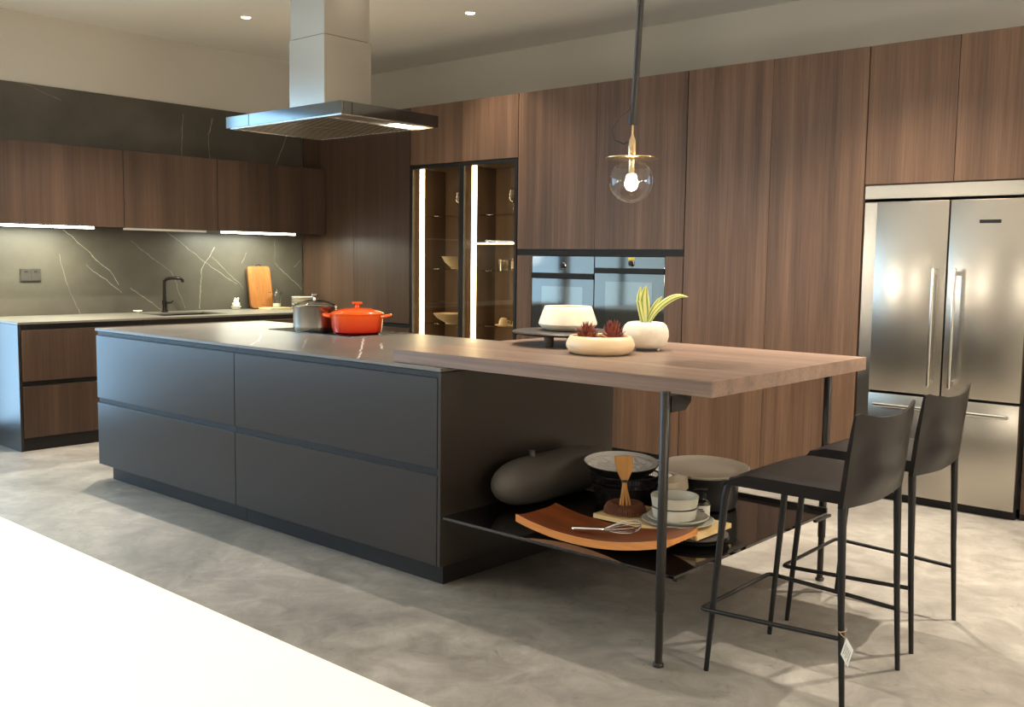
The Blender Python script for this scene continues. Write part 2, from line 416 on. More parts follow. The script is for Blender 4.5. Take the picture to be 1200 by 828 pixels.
def solid_grid(fa, fb, nu, nv):
    """closed skin between two surfaces given over (u,v) in 0..1"""
    bm = bmesh.new()
    A = [[bm.verts.new(fa(i / nu, j / nv)) for j in range(nv + 1)] for i in range(nu + 1)]
    Bq = [[bm.verts.new(fb(i / nu, j / nv)) for j in range(nv + 1)] for i in range(nu + 1)]
    for i in range(nu):
        for j in range(nv):
            bm.faces.new((A[i][j], A[i + 1][j], A[i + 1][j + 1], A[i][j + 1]))
            bm.faces.new((Bq[i][j], Bq[i][j + 1], Bq[i + 1][j + 1], Bq[i + 1][j]))
    for i in range(nu):
        bm.faces.new((A[i][0], Bq[i][0], Bq[i + 1][0], A[i + 1][0]))
        bm.faces.new((A[i][nv], A[i + 1][nv], Bq[i + 1][nv], Bq[i][nv]))
    for j in range(nv):
        bm.faces.new((A[0][j], A[0][j + 1], Bq[0][j + 1], Bq[0][j]))
        bm.faces.new((A[nu][j], Bq[nu][j], Bq[nu][j + 1], A[nu][j + 1]))
    return bm

def poly_prism(pts, z0, z1):
    bm = bmesh.new()
    a = [bm.verts.new((x, y, z0)) for x, y in pts]; c = [bm.verts.new((x, y, z1)) for x, y in pts]
    n = len(pts)
    bm.faces.new(a[::-1]); bm.faces.new(c)
    for i in range(n):
        j = (i + 1) % n; bm.faces.new((a[i], a[j], c[j], c[i]))
    return bm

def rounded_rect(x0, x1, y0, y1, r, n=6):
    out = []
    for cx, cy, a0 in ((x1 - r, y1 - r, 0), (x0 + r, y1 - r, 90), (x0 + r, y0 + r, 180), (x1 - r, y0 + r, 270)):
        for k in range(n + 1):
            a = math.radians(a0 + 90 * k / n); out.append((cx + r * math.cos(a), cy + r * math.sin(a)))
    return out

def copy_thing(root, delta, label, rotz=0.0):
    r = root.copy(); COL.objects.link(r); r.location = root.location + Vector(delta); r.rotation_euler[2] += rotz; r['label'] = label
    for ch in list(root.children):
        d = ch.copy(); COL.objects.link(d); d.parent = r
        for g in list(ch.children):
            e = g.copy(); COL.objects.link(e); e.parent = d
    return r

# ------------------------------------------------------------------ room
XL, YB, XR, YF, HC = -7.835, 6.56, 2.6, -4.6, 3.17
struct('floor', B((XL - .3, XR + .3, YF - .3, YB + .3, -.12, 0)), M['concrete'])
struct('ceiling', B((XL - .3, XR + .3, YF - .3, YB + .3, HC, HC + .1)), M['ceiling'])
struct('wall_back', B((XL, XR, YB, YB + .12, 0, HC)), M['white_wall'])
struct('wall_right', B((XR, XR + .12, YF, YB, 0, HC)), M['white_wall'])
struct('wall_front', B((XL, XR, YF - .12, YF, 0, HC)), M['white_wall'])
WY0, WY1, WZ0, WZ1 = -3.2, 1.66, 0.62, 2.75
DY0, DY1 = 1.74, 2.74
struct('wall_left', B((XL - .12, XL, DY1, YB, 0, HC), (XL - .12, XL, YF, WY0, 0, HC), (XL - .12, XL, WY0, WY1, 0, WZ0), (XL - .12, XL, WY0, DY1, WZ1, HC), (XL - .12, XL, WY1, DY0, 0, WZ1)), M['white_wall'])
win = mesh_obj('window_1', B((XL - .07, XL - .06, WY0, WY1, WZ0, WZ1)), M['window_glass'], loc=(XL, WY0, WZ0)); win['kind'] = 'structure'
fr = [(XL - .09, XL - .03, WY0, WY1, WZ0, WZ0 + .05), (XL - .09, XL - .03, WY0, WY1, WZ1 - .05, WZ1)]
for k in range(5):
    y = WY0 + (WY1 - WY0) * k / 4.0
    fr.append((XL - .09, XL - .03, max(WY0, y - .03), min(WY1, y + .03), WZ0, WZ1))
mesh_obj('window_frame', B(*fr), M['black_metal'], win)
dr = mesh_obj('door_1', B((XL - .07, XL - .06, DY0, DY1, .01, WZ1)), M['window_glass'], loc=(XL, DY0, 0)); dr['kind'] = 'structure'
mesh_obj('door_frame', B((XL - .09, XL - .03, DY0, DY0 + .05, .01, WZ1), (XL - .09, XL - .03, DY1 - .05, DY1, .01, WZ1), (XL - .09, XL - .03, DY0, DY1, WZ1 - .05, WZ1), (XL - .09, XL - .03, DY0, DY1, .01, .09)), M['black_metal'], dr)
mesh_obj('door_handle', B((XL - .03, XL + .02, DY0 + .09, DY0 + .11, .85, 1.25), bev=.004), M['polished'], dr)

# ------------------------------------------------------------------ tall wall
YT = 5.791            # plane of the tall fronts
ZT = 2.634
YBK = YB - .004
def front(parent, name, x0, x1, z0, z1, mat=None, y=YT, th=.022):
    return mesh_obj(name, B((x0 + .0015, x1 - .0015, y, y + th, z0 + .0015, z1 - .0015), bev=.0012), mat or M['walnut'], parent)

t = empty('corner_tall_cabinet', 'walnut panelled tall cabinet in the corner right of the stone wall panel', 'cabinet', (-7.05, YT + .3, 0))
mesh_obj('carcass', B((-7.80, -6.312, YT + .024, YBK, .0, ZT)), M['walnut_dark'], t)
front(t, 'panel', -7.805, -7.05, .9, ZT, M['walnut_dark'])
front(t, 'door', -7.05, -6.312, .812, ZT, M['walnut_dark'])
front(t, 'door', -7.03, -6.312, .1, .776, M['walnut_dark'])
mesh_obj('handle_channel', B((-7.03, -6.312, YT + .012, YT + .023, .776, .812)), M['channel'], t)
mesh_obj('plinth', B((-7.03, -6.312, YT + .03 - .008, YT + .023, .0, .1)), M['black_metal'], t)

# glass display cabinet --------------------------------------------------
GX0, GXM, GX1, GZ0, GZ1 = -6.305, -5.70, -5.098, .10, 2.148
t = empty('display_cabinet', 'tall display cabinet with two smoked glass doors and glowing light strips', 'cabinet', (GXM, YT + .3, 0))
yb_in = YT + .40
mesh_obj('carcass', B((GX0, GX0 + .02, YT + .024, YBK, 0, GZ1), (GX1 - .02, GX1, YT + .024, YBK, 0, GZ1),
                      (GX0 + .02, GX1 - .02, yb_in, YBK, 0, GZ1), (GX0 + .02, GX1 - .02, YT + .024, yb_in, GZ1 - .02, GZ1),
                      (GX0 + .02, GX1 - .02, YT + .024, yb_in, 0, GZ0 + .02), (GXM - .012, GXM + .012, YT + .024, yb_in, GZ0 + .02, GZ1 - .02)), M['inside_wood'], t)
mesh_obj('plinth', B((GX0, GX1, YT + .012, YT + .023, 0, GZ0 - .003)), M['black_metal'], t)
for x0, x1 in ((GX0, GXM), (GXM, GX1)):
    w = .028
    d = mesh_obj('door', B((x0 + .0015, x0 + w, YT, YT + .022, GZ0, GZ1 - .002), (x1 - w, x1 - .0015, YT, YT + .022, GZ0, GZ1 - .002),
                           (x0 + w, x1 - w, YT, YT + .022, GZ1 - w, GZ1 - .002), (x0 + w, x1 - w, YT, YT + .022, GZ0, GZ0 + w)), M['black_metal'], t)
    mesh_obj('glass_pane', B((x0 + w, x1 - w, YT + .009, YT + .013, GZ0 + w, GZ1 - w)), M['smoked'], d, label='smoked glass pane of the door')
    xi = -6.235 if x0 == GX0 else -5.626
    mesh_obj('light_strip', B((xi, xi + .050, YT + .045, YT + .052, GZ0 + .03, GZ1 - .03)), M['led'], t, label='glowing vertical light strip')
for x0, x1, zs_ in ((GX0 + .021, GXM - .013, (1.735, 1.289, .825)), (GXM + .013, GX1 - .021, (1.735, 1.505, 1.285, .835))):
    for z in zs_:
        lit = abs(z - 1.505) < .001
        mesh_obj('inner_shelf', B((x0, x1, YT + .135, yb_in - .002, z - .006, z)), M['clear_thin'], t)
        if lit:
            mesh_obj('shelf_light_edge', B((x0, x1, YT + .130, YT + .1345, z - .008, z + .002)), M['led_white'], t, label='bright white lit shelf edge')
t = empty('overhead_cabinet', 'walnut overhead cabinet with two doors above the glass display cabinet', 'cabinet', (GXM, YT + .3, 2.15))
mesh_obj('carcass', B((GX0, GX1, YT + .024, YBK, 2.152, ZT)), M['walnut_dark'], t)
front(t, 'door', GX0, GXM, 2.152, ZT); front(t, 'door', GXM, GX1, 2.152, ZT)

# oven housing ------------------------------------------------------------
OX0, OXM, OX1 = -5.094, -4.352, -3.605
t = empty('oven_cabinet', 'walnut tall cabinet housing the pair of built-in ovens', 'cabinet', (OXM, YT + .3, 0))
mesh_obj('carcass', B((OX0, OX1, YT + .024, YBK, .0, .80), (OX0, OX1, YT + .024, YBK, 1.408, ZT), (OX0, -4.945, YT + .024, YBK, .80, 1.408),
                      (-3.745, OX1, YT + .024, YBK, .80, 1.408), (-4.945, -3.745, YT + .58, YBK, .8, 1.408)), M['walnut_dark'], t)
front(t, 'door', OX0, OXM, 1.455, ZT); front(t, 'door', OXM, OX1, 1.455, ZT)
mesh_obj('handle_channel', B((OX0, OX1, YT + .004, YT + .023, 1.412, 1.4535)), M['channel'], t)
front(t, 'side_panel', OX0, -4.943, .80, 1.410); front(t, 'side_panel', -3.747, OX1, .80, 1.410)
front(t, 'lower_door', OX0, OXM, .035, .798); front(t, 'lower_door', OXM, OX1, .035, .798)
mesh_obj('plinth', B((OX0, OX1, YT + .012, YT + .023, 0, .033)), M['black_metal'], t)

def oven(x0, x1, zp, zh, label, yellow):
    t = empty('built_in_oven', label, 'oven', ((x0 + x1) / 2, YT + .2, .803), 'built-in ovens side by side')
    mesh_obj('body', B((x0 + .012, x1 - .012, YT + .026, YT + .56, .806, 1.402)), M['black_metal'], t)
    mesh_obj('control_panel', B((x0 + .002, x1 - .002, YT + .004, YT + .024, zp, 1.404), bev=.001), M['oven_glass'], t)
    mesh_obj('handle', B((x0 + .002, x1 - .002, YT + .002 - .010, YT + .022, zh, zp - .002), bev=.002), M['channel'], t)
    d = mesh_obj('door', B((x0 + .002, x1 - .002, YT + .004, YT + .024, .806, zh - .002), bev=.001), M['oven_glass'], t)
    mesh_obj('viewing_window', B((x0 + .10, x1 - .10, YT + .0025, YT + .0045, .90, zh - .06)), M['oven_glass_window'], d)
    kx = x0 + (.307 if not yellow else .322)
    bm = bmesh.new(); rot = Matrix.Rotation(PI / 2, 3, 'X')
    lathe_into(bm, [(0, .020), (.014, .020), (.018, .016), (.019, 0), (0, 0)], (kx, YT + .004, (zp + 1.404) / 2 - .006), 20, rot=rot)
    k = mesh_obj('knob', bm, M['black_metal'], t, smooth=True)
    bm = bmesh.new()
    lathe_into(bm, [(.019, .006), (.024, .004), (.024, 0), (.019, 0)], (kx, YT + .004, (zp + 1.404) / 2 - .006), 20, rot=rot)
    mesh_obj('knob_ring', bm, M['polished'], k, smooth=True)
    if yellow:
        mesh_obj('display_tab', B((kx - .026, kx + .026, YT + .001, YT + .0045, (zp + 1.404) / 2 + .016, (zp + 1.404) / 2 + .036)), M['yellow'], t, label='yellow tab above the knob')
    return t
M['oven_glass_window'] = plain('oven_viewing_glass', srgb(118, 121, 118), 0.06, 0.8, spec=1.0, var=0)
oven(-4.942, -4.352, 1.279, 1.240, 'left of the two built-in ovens, with the deeper control panel', False)
oven(-4.348, -3.748, 1.324, 1.288, 'right of the two built-in ovens, behind the potted plant', True)

# tall doors --------------------------------------------------------------
t = empty('tall_cabinet', 'walnut tall cabinet with two full-height doors left of the steel fridge', 'cabinet', (-2.99, YT + .3, 0))
mesh_obj('carcass', B((-3.601, -2.384, YT + .024, YBK, 0, ZT)), M['walnut_dark'], t)
front(t, 'door', -3.601, -2.990, .035, ZT); front(t, 'door', -2.990, -2.384, .035, ZT)
mesh_obj('plinth', B((-3.601, -2.384, YT + .012, YT + .023, 0, .033)), M['black_metal'], t)
t = empty('overhead_cabinet', 'walnut overhead cabinet with two doors directly above the steel fridge', 'cabinet', (-1.92, YT + .3, 1.83))
mesh_obj('carcass', B((-2.380, -1.449, YT + .024, YBK, 1.836, ZT)), M['walnut_dark'], t)
front(t, 'door', -2.380, -1.880, 1.836, ZT); front(t, 'door', -1.880, -1.449, 1.836, ZT)
t = empty('tall_cabinet', 'dark walnut tall cabinet right of the steel fridge at the picture edge', 'cabinet', (-1.1, YT + .3, 0))
mesh_obj('carcass', B((-1.445, -.70, YT + .024, YBK, 0, ZT)), M['walnut_dark'], t)
front(t, 'door', -1.445, -.70, .035, ZT, M['walnut_dark'])
mesh_obj('plinth', B((-1.445, -.70, YT + .012, YT + .023, 0, .033)), M['black_metal'], t)

# fridge ------------------------------------------------------------------
t = empty('refrigerator', 'stainless steel french-door fridge with bottom freezer drawer', 'fridge', (-1.9, YT + .3, 0))
mesh_obj('body', B((-2.285, -1.452, YT + .02, YBK - .01, .06, 1.735)), M['black_metal'], t)
mesh_obj('top_trim', B((-2.372, -1.450, YT - .012, YT + .03, 1.752, 1.830), bev=.002), M['steel'], t)
mesh_obj('side_trim', B((-2.372, -2.292, YT - .004, YT + .03, .02, 1.735), bev=.002), M['steel_v'], t)
yd0, yd1 = YT - .05, YT + .014
for x0, x1, hx in ((-2.283, -1.878, -1.929), (-1.870, -1.462, -1.815)):
    d = mesh_obj('door', B((x0, x1, yd0, yd1, .642, 1.733), bev=.004, seg=2), M['steel'], t, smooth=True)
    bm = B((hx - .009, hx + .009, yd0 - .062, yd0 - .042, .690, 1.360), bev=.007, seg=3)
    for z in (.72, 1.33):
        bm2 = B((hx - .007, hx + .007, yd0 - .044, yd0 + .001, z - .012, z + .012))
        me = bpy.data.meshes.new('t'); bm2.to_mesh(me); bm2.free(); bm.from_mesh(me); bpy.data.meshes.remove(me)
    mesh_obj('handle', bm, M['polished'], d, label='polished bar handle')
    if x0 > -1.9:
        mesh_obj('badge', B((-1.716, -1.606, yd0 - .003, yd0 + .001, 1.604, 1.622), bev=.001), M['black_metal'], d)
d = mesh_obj('freezer_drawer', B((-2.283, -1.462, yd0, yd1, .050, .628), bev=.004, seg=2), M['steel'], t, smooth=True)
bm = B((-2.235, -1.510, yd0 - .062, yd0 - .042, .556, .578), bev=.007, seg=3)
for x in (-2.19, -1.56):
    bm2 = B((x - .012, x + .012, yd0 - .044, yd0 + .001, .560, .574))
    me = bpy.data.meshes.new('t'); bm2.to_mesh(me); bm2.free(); bm.from_mesh(me); bpy.data.meshes.remove(me)
mesh_obj('handle', bm, M['polished'], d, label='polished bar handle')
mesh_obj('toe_grille', B((-2.283, -1.462, YT - .01, YT + .014, 0, .047)), M['black_metal'], t)

# ------------------------------------------------------------------ left wall run
XB = -7.057
o = mesh_obj('stone_wall_panel', B((-7.833, -7.813, 2.845, YT - .002, .0, 2.646)), M['stone_wall'], loc=(-7.823, 4.3, 0))
tag(o, 'dark veined stone slab covering the left wall behind the sink', 'wall panel')

ZW = .9
bases = [(2.866, 3.76, 'walnut base cabinet with two drawers at the open end of the sink counter'),
         (3.764, 4.78, 'walnut base cabinet directly below the sink'),
         (4.784, 5.786, 'walnut base cabinet in the corner beside the tall cabinets')]
for i, (y0, y1, lab) in enumerate(bases):
    t = empty('base_cabinet', lab, 'cabinet', (XB - .3, (y0 + y1) / 2, 0), 'base cabinets under the sink counter')
    if i == 1:
        mesh_obj('carcass', B((-7.81, XB - .024, y0, y1, .0, .60), (-7.81, -7.72, y0, y1, .6, .884), (-7.12, XB - .024, y0, y1, .6, .884)), M['walnut_dark'], t)
    else:
        mesh_obj('carcass', B((-7.81, XB - .024, y0, y1, .0, .884)), M['walnut_dark'], t)
    mesh_obj('handle_channel', B((XB - .023, XB - .014, y0, y1, .846, .884)), M['channel'], t)
    mesh_obj('handle_channel', B((XB - .023, XB - .014, y0, y1, .454, .487)), M['channel'], t)
    for z0, z1 in ((.488, .846), (.092, .454)):
        d = mesh_obj('drawer_front', B((XB - .022, XB, y0 + .0015, y1 - .0015, z0, z1 - .004), bev=.001), M['walnut_dark'], t)
        mesh_obj('edge_trim', B((XB - .022, XB, y0 + .0015, y1 - .0015, z1 - .004, z1)), M['edge_metal'], d, label='thin bright metal edge')
    mesh_obj('plinth', B((XB - .023, XB - .006, y0, y1, 0, .09)), M['black_metal'], t)
o = mesh_obj('end_panel', B((-7.811, XB, 2.845, 2.863, 0, .884), bev=.001), M['lacquer'], loc=(-7.4, 2.85, 0))
tag(o, 'dark lacquered end panel closing the open end of the sink counter', 'panel')

# worktop with a sink cut-out
SX0, SX1, SY0, SY1 = -7.62, -7.22, 4.02, 4.60
bm = B((-7.811, SX0, 2.845, YT - .002, .886, ZW), (SX1, XB + .004, 2.845, YT - .002, .886, ZW), (SX0, SX1, 2.845, SY0, .886, ZW), (SX0, SX1, SY1, YT - .002, .886, ZW))
o = mesh_obj('sink_worktop', bm, M['stone_left'], loc=(-7.4, 4.3, .886)); tag(o, 'thin dark stone worktop along the left wall holding the sink', 'worktop')
t = empty('kitchen_sink', 'black undermount sink set in the left worktop below the tap', 'sink', ((SX0 + SX1) / 2, (SY0 + SY1) / 2, .68))
e = .012
mesh_obj('basin', B((SX0 - e, SX0, SY0 - e, SY1 + e, .68, .885), (SX1, SX1 + e, SY0 - e, SY1 + e, .68, .885), (SX0, SX1, SY0 - e, SY0, .68, .885),
                    (SX0, SX1, SY1, SY1 + e, .68, .885), (SX0 - e, SX1 + e, SY0 - e, SY1 + e, .666, .68)), M['black_metal'], t)
mesh_obj('drain', LA([(0, .6805), (.04, .6805), (.045, .683), (.05, .681), (.05, .6802)], ((SX0 + SX1) / 2, (SY0 + SY1) / 2, 0), 24), M['polished'], t, smooth=True)
fx, fy = -7.70, 4.30
t = empty('tap', 'dark gunmetal kitchen tap with right-angled spout behind the sink', 'tap', (fx, fy, ZW))
bm = LA([(0, 0), (.026, 0), (.026, .012), (.018, .016), (.017, .055), (.021, .06), (.021, .10), (.014, .105), (.0125, .268), (0, .268)], (fx, fy, ZW + .0005), 20)
mesh_obj('body', bm, M['faucet'], t, smooth=True)
mesh_obj('spout', TU([(fx, fy, ZW + .255), (fx + .006, fy + .02, ZW + .277), (fx + .03, fy + .05, ZW + .285), (fx + .07, fy + .10, ZW + .284), (fx + .085, fy + .118, ZW + .272), (fx + .088, fy + .122, ZW + .25)], [.0125, .0125, .0125, .0125, .014, .014], 14), M['faucet'], t, smooth=True)
mesh_obj('lever', TU([(fx + .01, fy + .012, ZW + .078), (fx + .035, fy + .04, ZW + .082), (fx + .055, fy + .055, ZW + .10)], [.011, .009, .005], 10), M['faucet'], t, smooth=True)
t = empty('sink_plug', 'small white sink stopper lying on the worktop left of the tap', 'plug', (-7.70, 4.06, ZW))
mesh_obj('disc', LA([(0, .022), (.034, .022), (.037, .018), (.030, .012), (0, .012)], (-7.70, 4.06, ZW), 24), M['white_ceramic'], t, smooth=True)
mesh_obj('stem', LA([(0, .012), (.012, .012), (.012, .001), (0, .001)], (-7.70, 4.06, ZW), 16), M['white_ceramic'], t, smooth=True)
# socket
t = empty('wall_socket', 'dark grey double socket plate on the stone wall panel', 'socket', (-7.813, 3.257, 1.2))
mesh_obj('plate', B((-7.8125, -7.802, 3.18, 3.335, 1.160, 1.258), bev=.003), M['socket'], t)
for yy in (3.221, 3.294):
    mesh_obj('socket_face', B((-7.802, -7.7985, yy - .033, yy + .033, 1.168, 1.250), bev=.001), M['socket'], t)
    mesh_obj('switch', B((-7.7985, -7.795, yy - .012, yy + .012, 1.230, 1.242), bev=.001), M['leg_metal'], t)

# wall cabinets -------------------------------------------------------------
XU = -7.454
walls = [(2.85, 3.836, 2.86, 3.60, 'dark walnut wall cabinet at the left picture edge with a lit strip below', True),
         (3.838, 4.660, 3.85, 4.56, 'dark walnut wall cabinet above the tap, its strip unlit', False),
         (4.662, 5.786, 4.72, 5.46, 'dark walnut wall cabinet in the corner above the chopping board, with a lit strip', True)]
for y0, y1, a, c, lab, lit in walls:
    t = empty('wall_cabinet', lab, 'cabinet', (-7.63, (y0 + y1) / 2, 1.585), 'wall cabinets over the sink counter')
    mesh_obj('carcass', B((-7.811, XU - .024, y0, y1, 1.597, 2.178)), M['walnut_dark'], t)
    mesh_obj('door', B((XU - .022, XU, y0 + .0015, y1 - .0015, 1.584, 2.178), bev=.001), M['walnut_dark'], t)
    mesh_obj('light_strip', B((XU - .050, XU - .014, a, c, 1.567, 1.5832)), M['led_white'] if lit else M['trim_white'], t, label='glowing white light strip' if lit else 'unlit pale strip')

# ------------------------------------------------------------------ island
IX0, IX1, IY0, IY1, IZ = -5.871, -2.887, 2.824, 4.026, .929
MX = -4.387
for x0, x1, lab in ((IX0, MX - .001, 'left drawer unit of the dark island, with two wide drawers'),
                    (MX + .001, IX1 - .020, 'right drawer unit of the dark island, nearer the breakfast table')):
    t = empty('island_cabinet', lab, 'cabinet', ((x0 + x1) / 2, 3.4, 0), 'drawer units of the island')
    mesh_obj('carcass', B((x0, x1, IY0 + .024, IY1, .10, .910)), M['lacquer'], t)
    mesh_obj('plinth', B((x0 + (.045 if x0 == IX0 else 0), x1 - (0 if x0 == IX0 else .028), IY0 + .065, IY1 - .05, 0, .099)), M['black_metal'], t)
    mesh_obj('handle_channel', B((x0, x1, IY0 + .012, IY0 + .023, .887, .910)), M['channel'], t)
    mesh_obj('handle_channel', B((x0, x1, IY0 + .012, IY0 + .023, .478, .510)), M['channel'], t)
    for z0, z1 in ((.509, .886), (.099, .478)):
        d = mesh_obj('drawer_front', B((x0 + .001, x1 - .0015, IY0, IY0 + .022, z0, z1 - .003), bev=.001), M['lacquer'], t)
        mesh_obj('edge_trim', B((x0 + .001, x1 - .0015, IY0 + .0004, IY0 + .0215, z1 - .003, z1)), M['lacquer'], d)
o = mesh_obj('island_end_panel', B((IX1 - .018, IX1, IY0, IY1, .099, .911), bev=.001), M['lacquer'], loc=(IX1, 3.4, 0))
tag(o, 'dark lacquered end panel of the island beneath the table overlap', 'panel')
o = mesh_obj('island_worktop', B((IX0 - .003, IX1 + .002, IY0 - .004, IY1 + .004, .914, IZ), bev=.001), M['stone_top'], loc=(-4.4, 3.4, .914))
tag(o, 'grey stone worktop of the island with thin white veins', 'worktop')

# hob
HX0, HX1, HY0, HY1 = -5.13, -4.34, 3.555, 4.015
t = empty('induction_hob', 'flat black glass hob set on the island beneath the steel hood', 'hob', (-4.72, 3.8, IZ))
mesh_obj('glass_plate', B((HX0, HX1, HY0, HY1, IZ + .0005, IZ + .005), bev=.001), M['black_glass'], t)
mesh_obj('steel_edge', B((HX0 - .006, HX0, HY0 - .006, HY1 + .006, IZ + .0005, IZ + .006), (HX1, HX1 + .006, HY0 - .006, HY1 + .006, IZ + .0005, IZ + .006)), M['polished'], t)
for cx, cy, rr in ((-4.86, 3.70, .095), (-4.53, 3.72, .11), (-4.88, 3.91, .07), (-4.52, 3.92, .07)):
    mesh_obj('cooking_ring', LA([(rr, IZ + .0051), (rr, IZ + .0054), (rr - .003, IZ + .0054), (rr - .003, IZ + .0051)], (cx, cy, 0), 40), M['socket'], t)

ZH = IZ + .0056
def LZ(prof, c, k, seg, **kw):
    return LA([(r, z * k) for r, z in prof], c, seg, **kw)
# steel pot
px, py, pr = -4.835, 3.672, .128
t = empty('stock_pot', 'stainless steel pot with a glass lid on the hob', 'pot', (px, py, ZH))
bm = LZ([(0, 0), (pr - .012, 0), (pr - .002, .008), (pr, .022), (pr, .108), (pr + .004, .112), (pr + .001, .114), (pr - .004, .110), (pr - .004, .02), (pr - .014, .008), (0, .008)], (px, py, ZH), 1.33, 48)
mesh_obj('pan', bm, M['steel_v'], t, smooth=True)
bm = LZ([(pr - .002, .1145), (pr + .002, .117), (pr - .006, .120), (pr - .012, .118)], (px, py, ZH), 1.33, 48)
lid = mesh_obj('lid', bm, M['polished'], t, smooth=True)
mesh_obj('lid_glass', LZ([(pr - .010, .118), (pr * .75, .129), (pr * .4, .137), (.02, .140), (.02, .137), (pr * .4, .134), (pr * .75, .126), (pr - .010, .1155)], (px, py, ZH), 1.33, 40), M['clear_thin'], lid, smooth=True)
mesh_obj('knob', LZ([(0, .137), (.012, .138), (.009, .146), (.010, .152), (.020, .158), (.021, .164), (.012, .168), (0, .168)], (px, py, ZH), 1.33, 24), M['polished'], lid, smooth=True)
for sgn in (-1, 1):
    ax = Vector((.45, -.893, 0)) * sgn; lt = Vector((.893, .45, 0))
    c0 = Vector((px, py, ZH + .115))
    pts = [c0 + ax * (pr - .002) - lt * .045, c0 + ax * (pr + .03) - lt * .040, c0 + ax * (pr + .042) - lt * .02, c0 + ax * (pr + .042) + lt * .02, c0 + ax * (pr + .03) + lt * .040, c0 + ax * (pr - .002) + lt * .045]
    if sgn > 0: continue
    mesh_obj('handle', TU(pts, .006, 10), M['polished'], t, smooth=True)
# orange casserole
qx, qy, qr = -4.528, 3.742, .150
t = empty('casserole', 'orange enamelled casserole with lid, right of the steel pot', 'casserole', (qx, qy, ZH))
mesh_obj('pot', LZ([(0, 0), (qr - .028, 0), (qr - .012, .008), (qr - .004, .028), (qr + .002, .088), (qr + .004, .092), (qr - .006, .092), (qr - .010, .03), (qr - .03, .01), (0, .01)], (qx, qy, ZH), 1.2, 56), M['enamel'], t, smooth=True)
lid = mesh_obj('lid', LZ([(qr + .004, .0925), (qr + .006, .098), (qr - .002, .103), (qr * .8, .113), (qr * .5, .121), (qr * .2, .125), (0, .126), (0, .12), (qr * .8, .107), (qr - .004, .0925)], (qx, qy, ZH), 1.2, 56), M['enamel'], t, smooth=True)
mesh_obj('knob', LZ([(0, .124), (.014, .125), (.010, .134), (.012, .139), (.028, .143), (.031, .149), (.028, .153), (0, .154)], (qx, qy, ZH), 1.2, 28), M['enamel'], lid, smooth=True)
for sgn in (-1, 1):
    ax = Vector((.749, .663, 0)) * sgn; lt = Vector((-.663, .749, 0)); c0 = Vector((qx, qy, ZH + .098))
    pts = [c0 + ax * (qr - .004) - lt * .062, c0 + ax * (qr + .028) - lt * .052 + Vector((0, 0, .006)), c0 + ax * (qr + .042) - lt * .026 + Vector((0, 0, .010)), c0 + ax * (qr + .044) + Vector((0, 0, .011)),
           c0 + ax * (qr + .042) + lt * .026 + Vector((0, 0, .010)), c0 + ax * (qr + .028) + lt * .052 + Vector((0, 0, .006)), c0 + ax * (qr - .004) + lt * .062]
    mesh_obj('handle', TU(pts, .0085, 10), M['enamel'], t, smooth=True)

# ------------------------------------------------------------------ hood
hx, hy, hz, hw, hd, hh = -4.72, 3.705, 2.12, 1.07, .71, .068
t = empty('island_hood', 'stainless steel chimney hood hanging over the island', 'hood', (hx, hy, hz))
x0, x1, y0, y1 = hx - hw / 2, hx + hw / 2, hy - hd / 2, hy + hd / 2
e = .02
mesh_obj('canopy', B((x0 + e, x1 - e, y0 + e, y1 - e, hz + .012, hz + hh), bev=.002), M['steel'], t)
mesh_obj('front_rail', B((x0 + .235, x1, y0, y0 + e, hz + .004, hz + hh + .002), bev=.001), M['hood_face'], t)
mesh_obj('corner_block', B((x0, x0 + .230, y0, y0 + e, hz + .004, hz + hh + .002), bev=.001), M['hood_face'], t)
mesh_obj('side_rail', B((x1 - e, x1, y0 + e + .06, y1, hz + .004, hz + hh + .002), bev=.001), M['hood_side'] if 'hood_side' in M else M['black_glass'], t)
mesh_obj('side_rail', B((x1 - e, x1, y0 + e + .002, y0 + e + .056, hz + .004, hz + hh + .002), bev=.001), M['black_glass'], t)
mesh_obj('side_rail', B((x0, x0 + e, y0 + e, y1, hz + .004, hz + hh + .002), bev=.001), M['hood_face'], t)
mesh_obj('back_rail', B((x0 + e, x1 - e, y1 - e, y1, hz + .004, hz + hh + .002), bev=.001), M['hood_face'], t)
fx0, fx1, fy0, fy1 = x0 + .05, x1 - .05, y0 + .035, y1 - .045
mesh_obj('underside_frame', B((x0 + e, fx0, y0 + e, y1 - e, hz, hz + .012), (fx1, x1 - e, y0 + e, y1 - e, hz, hz + .012), (fx0, fx1, y0 + e, fy0, hz, hz + .012), (fx0, fx1, fy1, y1 - e, hz, hz + .012)), M['steel'], t)
for a, c in ((fx0, hx - .006), (hx + .006, fx1 - .13)):
    n = int((c - a) / .038); st = (c - a) / n
    bx = [(a, c, fy0, fy1, hz + .0011, hz + .0119)]
    for k in range(n):
        bx.append((a + k * st + st * .25, a + k * st + st * .60, fy0, fy1, hz + .0004, hz + .0010))
    gf = mesh_obj('grease_filter', B(*bx[1:]), M['filter'], t)
    mesh_obj('filter_shade_backing', B(bx[0]), M['filter_dark'], gf)  # near-flush dark backing stands in for shade between the slats
mesh_obj('divider', B((hx - .006, hx + .006, fy0, fy1, hz, hz + .012), (fx1 - .13, fx1 - .122, fy0, fy1, hz, hz + .012)), M['steel'], t)
mesh_obj('lamp_plate', B((fx1 - .122, fx1, fy0, fy1, hz + .004, hz + .012)), M['steel'], t)
mesh_obj('lamp', B((fx1 - .11, fx1 - .01, fy1 - .20, fy1 - .01, hz + .001, hz + .004)), M['led_white'], t, label='lit lamp panel')
cx, cy, cw, cdp = -4.749, 3.727, .328, .343
mesh_obj('chimney', B((cx - cw / 2, cx + cw / 2, cy - cdp / 2, cy + cdp / 2, hz + hh, 2.62), bev=.003), M['steel_v'], t)
